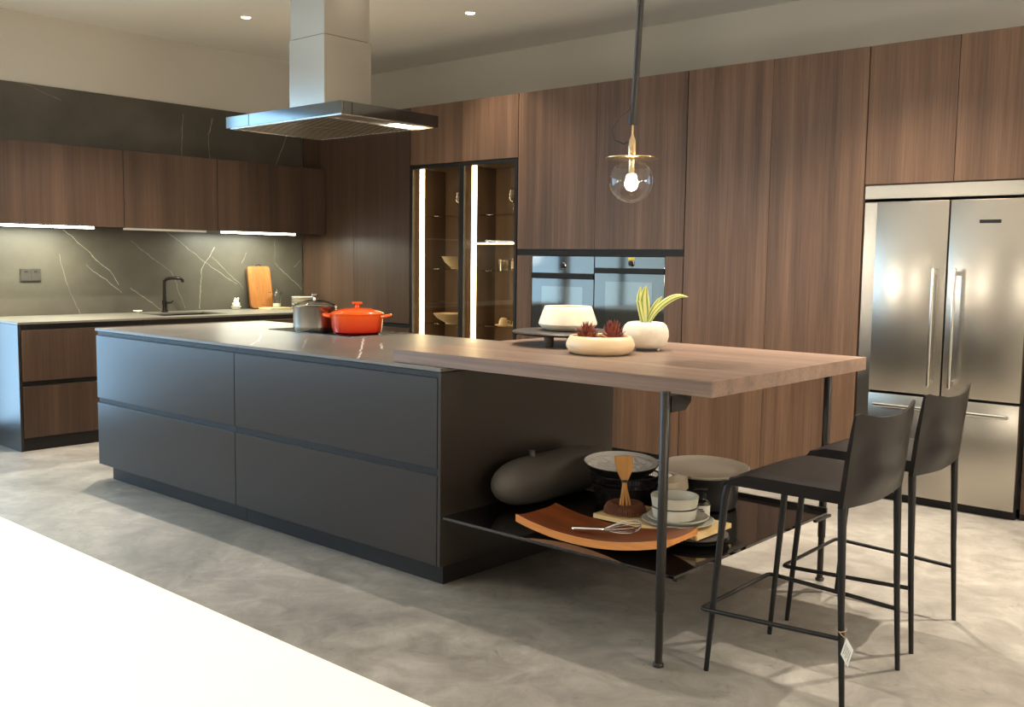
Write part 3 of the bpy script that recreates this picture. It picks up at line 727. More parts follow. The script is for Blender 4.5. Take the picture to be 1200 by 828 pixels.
mesh_obj('upper_chimney', B((cx - cw / 2 + .006, cx + cw / 2 - .006, cy - cdp / 2 + .006, cy + cdp / 2 - .006, 2.62, HC - .002), bev=.003), M['steel_v'], t)

# ------------------------------------------------------------------ breakfast table + shelf
TX0, TX1, TY0, TY1, TZ0, TZ1 = -3.209, -1.652, 2.852, 4.118, .9300, .984
t = empty('breakfast_table', 'walnut breakfast table overlapping the end of the island on two slim legs', 'table', (-2.4, 3.48, 0))
mesh_obj('tabletop', B((TX0, TX1, TY0, TY1, TZ0, TZ1), bev=.0012), M['walnut_table'], t)
LEGS = ((-1.792, 2.795), (-1.792, 4.0635))
for lx, ly in LEGS:
    top = .945 if ly < 3 else TZ0
    lg = mesh_obj('leg', LA([(0, .004), (.013, .004), (.0135, .19), (.0165, .195), (.0165, top - .002), (.015, top), (0, top)], (lx, ly, 0), 20), M['leg_metal'], t, smooth=True)
    mesh_obj('foot', LA([(0, 0), (.0185, 0), (.0185, .010), (.0165, .013), (0, .013)], (lx, ly, 0), 20), M['leg_metal'], lg, smooth=True)
bm = bmesh.new()
prof = [(2.812, .873), (2.90, .873), (2.935, .900), (2.935, TZ0), (2.812, TZ0)]
a = [bm.verts.new((-1.806, y, z)) for y, z in prof]; c = [bm.verts.new((-1.778, y, z)) for y, z in prof]
bm.faces.new(a[::-1]); bm.faces.new(c)
for i in range(5):
    j = (i + 1) % 5; bm.faces.new((a[i], a[j], c[j], c[i]))
mesh_obj('bracket', bm, M['leg_metal'], t)

ZS = .312
SY0_, SY1_, SX1_ = 2.832, 4.045, -1.762
t = empty('glass_shelf', 'low smoked black glass shelf between the island end and the table legs', 'shelf', (-2.3, 3.44, ZS))
mesh_obj('pane', B((IX1 + .001, SX1_, SY0_, SY1_, ZS - .012, ZS), bev=.001), M['shelf_glass'], t)
mesh_obj('back_lip', B((IX1 + .001, SX1_, SY1_ - .012, SY1_, ZS + .0002, ZS + .018)), M['leg_metal'], t)
mesh_obj('clip', B((SX1_ - .012, SX1_ + .006, 3.93, 4.075, ZS - .026, ZS - .0125), bev=.003), M['leg_metal'], t)
mesh_obj('clip', B((-1.776, -1.757, 2.842, 2.90, ZS - .022, ZS - .0125), bev=.002), M['leg_metal'], t)

# ------------------------------------------------------------------ things on the table
T1 = TZ1 + .0005
sx, sy = -2.865, 3.615
t = empty('serving_stand', 'dark round serving stand on short legs carrying the cream bowl', 'stand', (sx, sy, T1))
zt0 = T1 + .048
mesh_obj('tray', LA([(0, 0), (.225, 0), (.245, .005), (.253, .011), (.247, .0165), (.225, .0175), (0, .0175)], (sx, sy, zt0), 64), M['stand_wood'], t, smooth=True)
for dx, dy in ((.045, -.185), (.135, -.135), (-.16, .06), (.06, .17)):
    mesh_obj('leg', LA([(0, 0), (.017, 0), (.020, .004), (.023, .0485), (0, .0485)], (sx + dx, sy + dy, T1), 18), M['stand_wood'], t, smooth=True)
ZB = zt0 + .0180
bx_, by_ = -2.868, 3.625
bm = LA([(0, 0), (.085, 0), (.108, .006), (.128, .018), (.1365, .030), (.134, .042), (.118, .088), (.1085, .111), (.1065, .1125), (.104, .110), (.112, .088), (.126, .04), (.10, .014), (0, .010)], (bx_, by_, ZB), 56)
o = mesh_obj('ceramic_bowl', bm, M['cream'], loc=(bx_, by_, ZB), smooth=True); tag(o, 'cream ceramic bowl narrowing to its rim on the dark serving stand', 'bowl')
kx, ky = -2.492, 3.372
bm = LA([(0, 0), (.112, 0), (.132, .010), (.1445, .030), (.145, .042), (.138, .060), (.128, .075), (.124, .0765), (.120, .074), (.130, .055), (.134, .04), (.12, .018), (0, .012)], (kx, ky, T1), 56)
o = mesh_obj('shallow_bowl', bm, M['beige'], loc=(kx, ky, T1), smooth=True); tag(o, 'low beige glazed bowl holding dried red flowers', 'bowl')
def rosette(px, py, pz, R, n, lab):
    bm = bmesh.new()
    for k in range(n):
        th = random.uniform(0, 2 * PI); el = random.uniform(-.15, 1.45)
        d = Vector((math.cos(th) * math.cos(el), math.sin(th) * math.cos(el), math.sin(el)))
        l = R * random.uniform(.6, 1.0); side = d.cross(Vector((0, 0, 1)) if abs(d.z) < .9 else Vector((1, 0, 0))).normalized()
        up = d.cross(side); w = R * .13
        base = Vector((px, py, pz)) + d * R * .12
        rows = []
        for s, ww in ((0, .5), (.35, 1), (.7, .85), (1, .08)):
            p = base + d * l * s + Vector((0, 0, .25 * R * s * s))
            rows.append([bm.verts.new(p - side * w * ww), bm.verts.new(p + up * w * .45 * ww), bm.verts.new(p + side * w * ww), bm.verts.new(p - up * w * .3 * ww)])
        for a, c in zip(rows[:-1], rows[1:]):
            for i in range(4):
                j = (i + 1) % 4; bm.faces.new((a[i], a[j], c[j], c[i]))
        bm.faces.new(rows[-1]); bm.faces.new(rows[0][::-1])
    o = mesh_obj('dried_flower', bm, M['red_dry'], loc=(px, py, pz)); tag(o, lab, 'dried flower', 'dried red flowers in the beige bowl')
rosette(kx - .060, ky - .016, T1 + .058, .060, 90, 'left of the two spiky dried red flowers in the beige bowl')
rosette(kx + .034, ky + .040, T1 + .066, .060, 90, 'right of the two spiky dried red flowers in the beige bowl')

wx, wy = -2.468, 3.672
t = empty('potted_plant', 'small variegated plant in a round pale plaster planter on the table', 'plant', (wx, wy, T1))
mesh_obj('planter', LA([(0, .009), (.062, .009), (.082, .016), (.096, .034), (.1025, .062), (.1005, .088), (.092, .109), (.078, .121), (.062, .124), (.056, .121), (.056, .110), (0, .108)], (wx, wy, T1), 48), M['plaster'], t, smooth=True)
for k in range(3):
    a = math.radians(255 + 120 * k)
    mesh_obj('foot', LA([(0, 0), (.006, .001), (.007, .006), (.006, .013), (0, .013)], (wx + .058 * math.cos(a), wy + .058 * math.sin(a), T1), 12), M['plaster'], t, smooth=True)
mesh_obj('soil', LA([(0, .117), (.03, .1165), (.0555, .113), (.0555, .1105), (0, .1105)], (wx, wy, T1), 24), M['soil'], t, smooth=True)
RV = Vector((.749, .663, 0)); TV = Vector((.663, -.749, 0))     # across and towards the viewer's side of the table
def leaf(pts, wmax, side, nrm):
    bm = bmesh.new(); pts = [Vector(p) for p in pts]; n = 14; rows = []
    def at(t):
        f = t * (len(pts) - 1); i = min(int(f), len(pts) - 2); u = f - i
        p0 = pts[max(i - 1, 0)]; p1 = pts[i]; p2 = pts[i + 1]; p3 = pts[min(i + 2, len(pts) - 1)]
        return 0.5 * ((2 * p1) + (p2 - p0) * u + (2 * p0 - 5 * p1 + 4 * p2 - p3) * u * u + (3 * p1 - p0 - 3 * p2 + p3) * u ** 3)
    for k in range(n + 1):
        s = k / n; w = wmax * (0.32 + 0.68 * math.sin(PI * min(1, s * .62 + .19)) ** 1.2) * (1 - s ** 5) + .0004
        p = at(s); row = []
        for j in range(7):
            q = j / 3.0 - 1
            row.append(p + side * w * q + nrm * (abs(q) ** 1.5) * w * .45)
        rows.append(row)
    top = [[bm.verts.new(v) for v in r] for r in rows]; bot = [[bm.verts.new(v - nrm * .0014) for v in r] for r in rows]
    for k in range(n):
        for j in range(6):
            mi = (1, 0, 1, 1, 0, 1)[j]
            bm.faces.new((top[k][j], top[k][j + 1], top[k + 1][j + 1], top[k + 1][j])).material_index = mi
            bm.faces.new((bot[k][j], bot[k + 1][j], bot[k + 1][j + 1], bot[k][j + 1])).material_index = mi
        for j in (0, 6):
            bm.faces.new((top[k][j], top[k + 1][j], bot[k + 1][j], bot[k][j])).material_index = 1
    for r in (0, n):
        for j in range(6): bm.faces.new((top[r][j], bot[r][j], bot[r][j + 1], top[r][j + 1]))
    return bm
P0 = Vector((wx, wy, T1 + .112))
Zv = Vector((0, 0, 1))
for pts, w, sd, nm in (
    ([P0, P0 - RV * .004 + Zv * .06, P0 - RV * .008 + Zv * .12, P0 - RV * .002 + Zv * .172], .024, RV, -TV),
    ([P0 - RV * .006, P0 - RV * .018 + Zv * .05, P0 - RV * .030 + Zv * .10, P0 - RV * .042 - TV * .01 + Zv * .098], .014, RV, -TV),
    ([P0 - RV * .006 - TV * .01, P0 - RV * .016 + Zv * .06 - TV * .012, P0 - RV * .024 + Zv * .115 - TV * .02, P0 - RV * .022 + Zv * .165 - TV * .03], .018, RV, -TV),
    ([P0 + RV * .006, P0 + RV * .025 + Zv * .05, P0 + RV * .05 + Zv * .095, P0 + RV * .07 + Zv * .125], .014, (RV - Zv * .6).normalized(), -TV),
    ([P0 + RV * .008 + TV * .006, P0 + RV * .04 + Zv * .058 + TV * .01, P0 + RV * .09 + Zv * .105 + TV * .014, P0 + RV * .14 + Zv * .128 + TV * .016, P0 + RV * .182 + Zv * .124 + TV * .016], .015, (Zv * .8 - RV * .45 - TV * .3).normalized(), -TV)):
    mesh_obj('leaf', leaf(pts, w, sd, nm), None, t, smooth=True, mats=[M['leaf_green'], M['leaf_cream']])

# ------------------------------------------------------------------ things on the glass shelf
Z1 = ZS + .0006
# capsule vase
vx, vr, vy0, vy1 = -2.772, .106, 3.035, 3.80
prof = []
for k in range(41):
    s = -1 + 2 * k / 40
    r = vr * max(0, (1 - abs(s) ** 4.5)) ** .55
    prof.append((r, (vy0 + vy1) / 2 + s * (vy1 - vy0) / 2))
bm = bmesh.new(); lathe_into(bm, prof, (vx, 0, Z1 + vr), 40, rot=Matrix.Rotation(-PI / 2, 3, 'X'))
t = empty('bottle_vase', 'large charcoal capsule-shaped vase lying against the island end panel', 'vase', (vx, (vy0 + vy1) / 2, Z1))
mesh_obj('body', bm, M['charcoal'], t, smooth='all')
mesh_obj('spout', LA([(.020, -.006), (.013, .004), (.012, .018), (.016, .024), (.011, .025), (.009, .010), (0, .006)], (vx, 3.27, Z1 + 2 * vr - .002), 20), M['charcoal'], t, smooth=True)

# wire basket
bx0, by0, br = -2.470, 3.548, .150
t = empty('wire_basket', 'black wire basket standing behind the bamboo brush', 'basket', (bx0, by0, Z1))
HB = .137
def rb(z): return .118 + (br - .118) * (z / HB) ** .8
for z, r in ((HB, .0035), (HB - .028, .0022), (HB - .05, .0022), (HB - .075, .0018), (.09, .0018), (.06, .0018), (.03, .0018), (.004, .003)):
    n = 48; pts = [(bx0 + rb(z) * math.cos(2 * PI * k / n), by0 + rb(z) * math.sin(2 * PI * k / n), Z1 + z) for k in range(n)]
    mesh_obj('ring', TU(pts, r, 6, closed=True), M['black_metal'], t, smooth=True)
bm = bmesh.new()
for k in range(72):
    a = 2 * PI * k / 72; ca, sa = math.cos(a), math.sin(a)
    tube_into(bm, [(bx0 + rb(z) * ca, by0 + rb(z) * sa, Z1 + z) for z in (.004, .05, .1, .13, HB)], .0014, 5)
o = mesh_obj('wires', bm, M['black_metal'], t); o['kind'] = 'stuff'
mesh_obj('base', LA([(0, .001), (.117, .001), (.117, .006), (0, .006)], (bx0, by0, Z1), 40), M['black_metal'], t)
mesh_obj('liner', LA([(.113, .007), (.119, .03), (.132, .09), (.129, .09), (.116, .03), (.110, .007)], (bx0, by0, Z1), 40), M['black_ceramic'], t, smooth=True)
dirv = Vector((.94, .34, 0)); lat = Vector((-.34, .94, 0)); hc = Vector((bx0, by0, Z1))
mesh_obj('handle', TU([hc + dirv * (br - .004) - lat * .05 + Zv * HB, hc + dirv * (br + .01) - lat * .045 + Zv * (HB + .012), hc + dirv * (br + .012) + Zv * (HB + .016), hc + dirv * (br + .01) + lat * .045 + Zv * (HB + .012), hc + dirv * (br - .004) + lat * .05 + Zv * HB], .003, 8), M['black_metal'], t, smooth=True)

# silvered bowl tilted in the basket
tilt = Matrix.Rotation(math.radians(5), 3, RV)
sc = Vector((bx0 - .016, by0 - .012, Z1 + HB - .018))
t = empty('silvered_bowl', 'shallow black bowl lined with crumpled silver leaf lying on the wire basket', 'bowl', tuple(sc))
mesh_obj('shell', LA([(0, -.004), (.055, -.003), (.105, .012), (.142, .040), (.166, .070), (.163, .0725), (.140, .0455), (.103, .0165), (.055, .0015), (0, .001)], tuple(sc), 56, rot=tilt), M['black_ceramic'], t, smooth=True)
bm = bmesh.new()
rows = 14
pf = [(.1615 * (k / rows), .0022 + .0695 * (k / rows) ** 2.6) for k in range(rows + 1)]
lathe_into(bm, pf, (0, 0, 0), 44)
rng = random.Random(3)
for v in bm.verts:
    if .004 < v.co.length < .158:
        v.co += Vector((rng.uniform(-.003, .003), rng.uniform(-.003, .003), rng.uniform(.001, .012)))
    v.co = tilt @ v.co + sc
mesh_obj('silver_lining', bm, M['silver_leaf'], t, label='crinkled silver leaf lining')

# dark plate, board and crockery
dx_, dy_ = -1.94, 3.262
o = mesh_obj('dark_plate', LA([(0, 0), (.075, 0), (.10, .006), (.125, .016), (.128, .019), (.122, .019), (.098, .010), (0, .006)], (dx_, dy_, Z1), 48), M['black_ceramic'], loc=(dx_, dy_, Z1), smooth=True)
tag(o, 'dark plate on the glass shelf, lower of the two under the maple board', 'plate', 'dark plates under the board')
o = mesh_obj('dark_plate', LA([(0, 0), (.070, 0), (.10, .006), (.122, .016), (.124, .0185), (.118, .0185), (.096, .010), (0, .006)], (dx_, dy_, Z1 + .0125), 48), M['charcoal'], loc=(dx_, dy_, Z1 + .0125), smooth=True)
tag(o, 'dark plate stacked directly beneath the maple board', 'plate', 'dark plates under the board')
ZBD = Z1 + .0315
pts = rounded_rect(-2.36, -1.875, 3.165, 3.425, .008)
o = mesh_obj('serving_board', poly_prism(pts, ZBD, ZBD + .016), M['pale_board'], loc=(-2.12, 3.3, ZBD)); tag(o, 'pale maple board under the stacked grey crockery', 'board')
ZP = ZBD + .0166
cx0, cy0 = -2.035, 3.285
def plate(name, r, h, z, mat, lab, grp, x=cx0, y=cy0):
    o = mesh_obj(name, LA([(0, 0), (r * .62, 0), (r * .72, .003), (r * .97, h * .8), (r, h), (r * .975, h + .001), (r * .93, h * .85), (r * .68, .006), (0, .005)], (x, y, z), 48), mat, loc=(x, y, z), smooth=True)
    return tag(o, lab, 'plate', grp)
plate('dinner_plate', .142, .016, ZP, M['grey_ceramic'], 'pale grey plate, the widest at the bottom of the crockery stack', 'pale grey crockery')
plate('dinner_plate', .120, .022, ZP + .0075, M['grey_ceramic'], 'pale grey deep plate, second from the bottom of the crockery stack', 'pale grey crockery')
def bowl(name, r, h, x, y, z, mat, rot=None):
    return mesh_obj(name, LA([(0, 0), (r * .80, 0), (r * .93, h * .12), (r, h * .9), (r, h), (r * .95, h), (r * .945, h * .9), (r * .87, h * .18), (r * .76, h * .1), (0, h * .1)], (x, y, z), 48, rot=rot), mat, loc=(x, y, z), smooth=True)
o = bowl('cereal_bowl', .088, .046, cx0 - .014, cy0 - .004, ZP + .0150, M['grey_ceramic']); tag(o, 'pale grey bowl, lower of the two on the plates', 'bowl', 'pale grey crockery')
o = bowl('cereal_bowl', .093, .046, cx0 - .014, cy0 - .004, ZP + .0145 + .047, M['grey_ceramic']); tag(o, 'pale grey bowl on top of the crockery stack', 'bowl', 'pale grey crockery')
cbx, cby = -2.185, 3.505
rot = Matrix.Rotation(math.radians(6), 3, TV)
for i, lab in enumerate(('bone-coloured cup bowl at the bottom of the leaning stack', 'bone-coloured cup bowl in the middle of the leaning stack', 'bone-coloured cup bowl at the top of the leaning stack')):
    rr = Matrix.Rotation(math.radians((0, 3, 12)[i]), 3, TV)
    o = bowl('cup_bowl', .062, .05, cbx - (0, .001, .004)[i], cby, Z1 + (0, .051, .1105)[i], M['bone'], rot=rr if i else None); tag(o, lab, 'bowl', 'bone-coloured bowls in the leaning stack')
# bottle
qx_, qy_ = -2.05, 3.494
t = empty('spray_bottle', 'dark bottle with a white label and black pump right of the bowls', 'bottle', (qx_, qy_, Z1))
br_ = .0305
mesh_obj('body', LA([(0, 0), (br_ - .003, 0), (br_, .004), (br_, .085), (br_ - .006, .096), (.014, .102), (.013, .108), (0, .108)], (qx_, qy_, Z1), 32), M['amber_glass'], t, smooth=True)
bm = LA([(.013, .108), (.0145, .108), (.0145, .122), (.008, .124), (.008, .138), (0, .138)], (qx_, qy_, Z1), 20)
mesh_obj('collar', bm, M['black_metal'], t, smooth=True)
hd_ = Vector((-.749, -.663, 0)); pc = Vector((qx_, qy_, Z1 + .142))
mesh_obj('pump_head', TU([pc + hd_ * -.016 + Zv * -.002, pc, pc + hd_ * .022 + Zv * .002, pc + hd_ * .034 - Zv * .004], [.010, .012, .009, .006], 12), M['black_metal'], t, smooth=True)
mesh_obj('trigger', TU([pc + hd_ * .016 - Zv * .004, pc + hd_ * .022 - Zv * .02, pc + hd_ * .018 - Zv * .038], [.005, .004, .003], 8), M['black_metal'], t, smooth=True)
def arc_band(r, a0, a1, z0, z1, c, th=.0006, n=24):
    bm = bmesh.new(); pts = []
    for k in range(n + 1):
        a = a0 + (a1 - a0) * k / n
        pts.append([bm.verts.new((c[0] + rr * math.cos(a), c[1] + rr * math.sin(a), z)) for rr, z in ((r, z0), (r, z1), (r + th, z1), (r + th, z0))])
    for p, q in zip(pts[:-1], pts[1:]):
        for i in range(4):
            j = (i + 1) % 4; bm.faces.new((p[i], q[i], q[j], p[j]))
    bm.faces.new(pts[0]); bm.faces.new(pts[-1][::-1]); return bm
lab_a = math.atan2(-.749, .663)
lb = mesh_obj('label', arc_band(br_ + .0002, lab_a - 1.25, lab_a + 1.25, Z1 + .012, Z1 + .080, (qx_, qy_)), M['label'], t, label='white paper label')
for a0, a1, z0, z1 in ((-.75, -.1, .064, .068), (-.75, .1, .057, .061), (-.45, .55, .034, .043), (-.1, .55, .016, .020)):
    mesh_obj('label_print', arc_band(br_ + .0009, lab_a + a0, lab_a + a1, Z1 + z0, Z1 + z1, (qx_, qy_), .0003, 8), M['ink'], lb)

# black drum with a round tray
ux, uy = -2.205, 3.775
t = empty('black_canister', 'black round pot carrying the wide grey tray', 'pot', (ux, uy, Z1))
mesh_obj('body', LA([(0, 0), (.125, 0), (.135, .006), (.142, .05), (.144, .135), (.146, .142), (.139, .142), (.138, .06), (.12, .012), (0, .01)], (ux, uy, Z1), 48), M['black_ceramic'], t, smooth=True)
hv = Vector((-.3, -.954, 0)); lv = Vector((.954, -.3, 0)); hb = Vector((ux, uy, Z1 + .12))
mesh_obj('handle', TU([hb + hv * .140 - lv * .05, hb + hv * .165 - lv * .045, hb + hv * .172, hb + hv * .165 + lv * .045, hb + hv * .140 + lv * .05], .0045, 8), M['leg_metal'], t, smooth=True)
zt_ = Z1 + .1435
rt = Matrix.Rotation(math.radians(3), 3, RV)
o = mesh_obj('round_tray', LA([(0, 0), (.158, 0), (.187, .010), (.196, .022), (.192, .023), (.183, .014), (.156, .005), (0, .005)], (ux + .000, uy - .014, zt_ + .010), 64, rot=rt), M['grey_tray'], loc=(ux + .000, uy - .014, zt_ + .010), smooth=True)
tag(o, 'wide pale grey round tray on top of the black pot', 'tray')

# curved teak tray
KX, KK = -2.25, .40
def tz(x): return Z1 + .0015 + KK * (x - KX) ** 2
tx0, tx1, ty0, ty1 = -2.535, -1.862, 2.895, 3.145
def ed(u, v):
    x = tx0 + (tx1 - tx0) * u; y = ty0 + (ty1 - ty0) * v
    x += (.03 * (1 - v) if u > .5 else 0) * (u - .5) * 2
    return x, y
bm = solid_grid(lambda u, v: Vector((*ed(u, v), tz(ed(u, v)[0]) + .020 + .010 * (2 * v - 1) ** 4)), lambda u, v: Vector((*ed(u, v), tz(ed(u, v)[0]))), 28, 10)
bm.normal_update()
for f in bm.faces:
    c_ = f.calc_center_median()
    f.material_index = 1 if abs(f.normal.y) > .8 or abs(f.normal.x) > .8 else 0
o = mesh_obj('curved_tray', bm, None, loc=(KX, 3.02, Z1), smooth=True, mats=[M['teak'], M['teak_edge']]); tag(o, 'curved reddish teak tray along the front of the glass shelf', 'tray')
# whisk on it
wdir = Vector((.93, .36, 0)).normalized()
w0 = Vector((-2.30, 2.955, tz(-2.285) + .0365))
t = empty('whisk', 'steel balloon whisk lying on the teak tray', 'whisk', tuple(w0))
hl = .13
hp = [w0 + wdir * s * hl + Zv * (.010 * s) for s in (0, .05, .3, .7, .95, 1)]
mesh_obj('handle', TU(hp, [.006, .0085, .0085, .0075, .0075, .006], 14), M['polished'], t, smooth=True)
ax_l = wdir.cross(Zv)
for k in range(6):
    a = PI * k / 6; d = ax_l * math.cos(a) + Zv * (.8 * math.sin(a)); pts = []
    for i in range(25):
        s = i / 24.0; th = PI * 2 * s
        lng = hl - .004 + .145 * (1 - math.cos(th)) / 2
        rad_ = .034 * math.sin(th) * (1 - .35 * math.cos(th)) * (.6 + .4 * ((1 - math.cos(th)) / 2))
        pts.append(w0 + wdir * lng + d * rad_ + Zv * (.010 + .030 * (lng - hl) / .14))
    mesh_obj('wire', TU(pts, .0013, 6), M['polished'], t, smooth=True)

# brush ring and bamboo brush
gx, gy = -2.272, 3.265
bm = bmesh.new()
n = 56
for k in range(n):
    a = 2 * PI * k / n; ca, sa = math.cos(a), math.sin(a)
    pts = []
    for i in range(9):
        b_ = PI * i / 8
        rr = .062 + .022 * math.cos(b_); pts.append((gx + rr * ca, gy + rr * sa, ZP + .004 + .038 * math.sin(b_)))
    tube_into(bm, pts, .0028, 5)
tube_into(bm, [(gx + .062 * math.cos(2 * PI * k / 32), gy + .062 * math.sin(2 * PI * k / 32), ZP + .020) for k in range(32)], .017, 10, closed=True)
o = mesh_obj('ring_brush', bm, M['bristle'], loc=(gx, gy, ZP)); tag(o, 'round brown coconut-fibre ring brush on the maple board', 'brush')
t = empty('bamboo_brush', 'upright bamboo spatula with a split handle standing in the ring brush', 'spatula', (gx, gy, ZP))
H0 = ZP + .001
hd2 = [(.010, .128), (.013, .132), (.030, .170), (.036, .200), (.038, .232)]
def sp_pt(u, v, s):
    i = u * (len(hd2) - 1); k = min(int(i), len(hd2) - 2); f = i - k
    w = hd2[k][0] * (1 - f) + hd2[k + 1][0] * f; z = hd2[k][1] * (1 - f) + hd2[k + 1][1] * f
    q = 2 * v - 1
    return Vector((gx, gy, H0)) + RV * (w * q - .004 + (z - .128) * -.06) + Zv * z + TV * (s * .004 + .010 * (q * q) * u)
mesh_obj('blade', solid_grid(lambda u, v: sp_pt(u, v, 1), lambda u, v: sp_pt(u, v, -1), 12, 10), M['bamboo'], t, smooth=True)
mesh_obj('binding', TU([Vector((gx, gy, H0)) + RV * -.004 + Zv * .124, Vector((gx, gy, H0)) + RV * -.004 + Zv * .134], .0115, 14), M['ink'], t, smooth=True)
for k in range(9):
    a = 2 * PI * k / 9; e_ = RV * math.cos(a) + TV * math.sin(a)
    b0 = Vector((gx, gy, H0))
    mesh_obj('strand', TU([b0 + RV * (.004) + e_ * (.030 if k % 2 else .022) + Zv * .002, b0 + e_ * .018 + Zv * .05, b0 - RV * .003 + e_ * .008 + Zv * .10, b0 - RV * .004 + e_ * .006 + Zv * .13], [.0032, .0034, .0036, .0036], 7), M['bamboo'], t, smooth=True)

# ------------------------------------------------------------------ things on the sink counter
CZ = ZW + .0008
t = empty('chopping_board', 'tall acacia chopping board leaning on the stone wall panel', 'chopping board', (-7.77, 5.28, CZ))
yc0, yc1, hb_ = 5.155, 5.392, .375
pts = rounded_rect(0, yc1 - yc0, 0, hb_, .03, 5)
bm = bmesh.new()
lean = .06
def cbp(u, w, d): return Vector((-7.735 - .0 + d - lean * (w / hb_), yc0 + u, CZ + w + d * .16 + .004))
A_ = [bm.verts.new(cbp(u, w, 0)) for u, w in pts]; B_ = [bm.verts.new(cbp(u, w, .022)) for u, w in pts]
bm.faces.new(A_[::-1]); bm.faces.new(B_)
for i in range(len(pts)):
    j = (i + 1) % len(pts); bm.faces.new((A_[i], A_[j], B_[j], B_[i]))
mesh_obj('board', bm, M['board_wood'], t)
top = cbp((yc1 - yc0) * .52, hb_, .011)
mesh_obj('hanging_loop', TU([top + Vector((0, -.025, -.002)), top + Vector((0, -.018, .014)), top + Vector((.003, .004, .02)), top + Vector((0, .022, .012)), top + Vector((0, .025, -.002))], .005, 8), M['strap'], t, smooth=True, label='black leather loop')
# figurine
fgx, fgy = -7.70, 4.985
t = empty('figurine', 'little white animal figurine sitting in a small bowl beside the chopping board', 'figurine', (fgx, fgy, CZ))
mesh_obj('bowl', LA([(0, 0), (.026, 0), (.036, .012), (.044, .034), (.041, .034), (.033, .014), (0, .008)], (fgx, fgy, CZ), 28), M['white_ceramic'], t, smooth=True)
bm = bmesh.new()
for (ox, oy, oz, r, s) in ((0, 0, .036, .030, 1), (0, 0, .077, .023, 1), (.012, -.016, .098, .007, 1.5), (.012, .016, .098, .007, 1.5), (.016, .004, .072, .009, 1), (.0, -.03, .052, .009, 1.3), (.0, .03, .052, .009, 1.3)):
    ret = bmesh.ops.create_icosphere(bm, subdivisions=3, radius=r)
    for v in ret['verts']: v.co = Vector((v.co.x + fgx + ox, v.co.y + fgy + oy, v.co.z * s + CZ + oz))
o = mesh_obj('body', bm, M['white_ceramic'], t, smooth='all')
rm = o.modifiers.new('weld', 'REMESH'); rm.mode = 'VOXEL'; rm.voxel_size = .0035; rm.use_smooth_shade = True
# flat board + jar + plates
o = mesh_obj('cheese_board', poly_prism(rounded_rect(-7.70, -7.51, 5.205, 5.465, .03), CZ, CZ + .014), M['pale_board'], loc=(-7.6, 5.33, CZ)); tag(o, 'flat pale board lying in front of the glass jar', 'board')
jx, jy = -7.635, 5.372
JZ = CZ + .0146
t = empty('glass_jar', 'clear glass jar with a wide flat lid beside the chopping board', 'jar', (jx, jy, JZ))
mesh_obj('vessel', LA([(0, 0), (.038, 0), (.040, .003), (.040, .132), (.038, .132), (.038, .005), (0, .004)], (jx, jy, JZ), 32), M['clear'], t, smooth=True)
lid = mesh_obj('lid', LA([(0, .1325), (.078, .1325), (.080, .1345), (.078, .137), (0, .138)], (jx, jy, JZ), 36), M['wine'], t, smooth=True)
mesh_obj('knob', LA([(0, .1375), (.008, .138), (.010, .146), (.016, .154), (.015, .164), (.008, .170), (0, .171)], (jx, jy, JZ), 20), M['wine'], lid, smooth=True)
mesh_obj('salt', LA([(0, .005), (.036, .005), (.036, .034), (0, .037)], (jx, jy, JZ), 28), M['white_ceramic'], t, smooth=True, label='white contents in the bottom of the jar')
for k in range(7):
    z = CZ + k * .0155
    o = mesh_obj('side_plate', LA([(0, 0), (.064, 0), (.086, .004), (.108, .012), (.109, .0145), (.084, .0075), (0, .004)], (-7.57, 5.617 + .003 * (k % 2), z), 40), M['white_ceramic'], loc=(-7.57, 5.617 + .003 * (k % 2), z), smooth=True)
    tag(o, 'white side plate in the stack behind the steel pot', 'plate', 'white side plates stacked in the counter corner')

# ------------------------------------------------------------------ things in the display cabinet
def wine_glass(x, y, z, lab):
    t = empty('wine_glass', lab, 'glass', (x, y, z), 'wine glasses on the top glass shelves')
    mesh_obj('cup', LA([(.004, .085), (.018, .090), (.036, .108), (.041, .130), (.038, .160), (.032, .188), (.0305, .188), (.0365, .160), (.0395, .130), (.0345, .109), (.017, .092), (0, .088)], (x, y, z), 28), M['wine'], t, smooth=True)
    mesh_obj('stem', LA([(0, 0), (.034, 0), (.033, .003), (.008, .006), (.0045, .012), (.004, .086), (0, .088)], (x, y, z), 20), M['wine'], t, smooth=True)
wine_glass(-5.90, 5.985, 1.7356, 'wine glass on the top shelf behind the left glass door')
wine_glass(-5.305, 5.985, 1.7356, 'wine glass on the top shelf behind the right glass door')
def footed(x, y, z, r, h, lab):
    o = mesh_obj('footed_bowl', LA([(0, 0), (r * .40, 0), (r * .42, h * .16), (r * .50, h * .2), (r * .80, h * .55), (r, h), (r * .96, h), (r * .74, h * .6), (r * .4, h * .3), (0, h * .26)], (x, y, z), 40), M['ivory_plain'], loc=(x, y, z), smooth=True)
    tag(o, lab, 'bowl', 'ivory footed bowls in the display cabinet')
footed(-5.935, 5.99, 1.2896, .135, .105, 'ivory footed bowl on the middle shelf of the display cabinet')
footed(-5.98, 5.995, .8256, .175, .088, 'wide ivory footed bowl on the lowest shelf of the display cabinet')
gj = (-5.405, 5.985, 1.2856)
bm = bmesh.new(); nseg = 40
prof = [(0, 0), (.046, 0), (.048, .004), (.048, .084), (.046, .086), (.043, .084), (.043, .006), (0, .005)]
lathe_into(bm, prof, gj, nseg)
for v in bm.verts:
    d = Vector((v.co.x - gj[0], v.co.y - gj[1], 0))
    if d.length > .04:
        a = math.atan2(d.y, d.x); v.co += d.normalized() * .0025 * math.cos(a * 10)
o = mesh_obj('ribbed_tumbler', bm, M['wine'], loc=gj, smooth=True); tag(o, 'ribbed glass tumbler on the middle shelf of the display cabinet', 'glass')
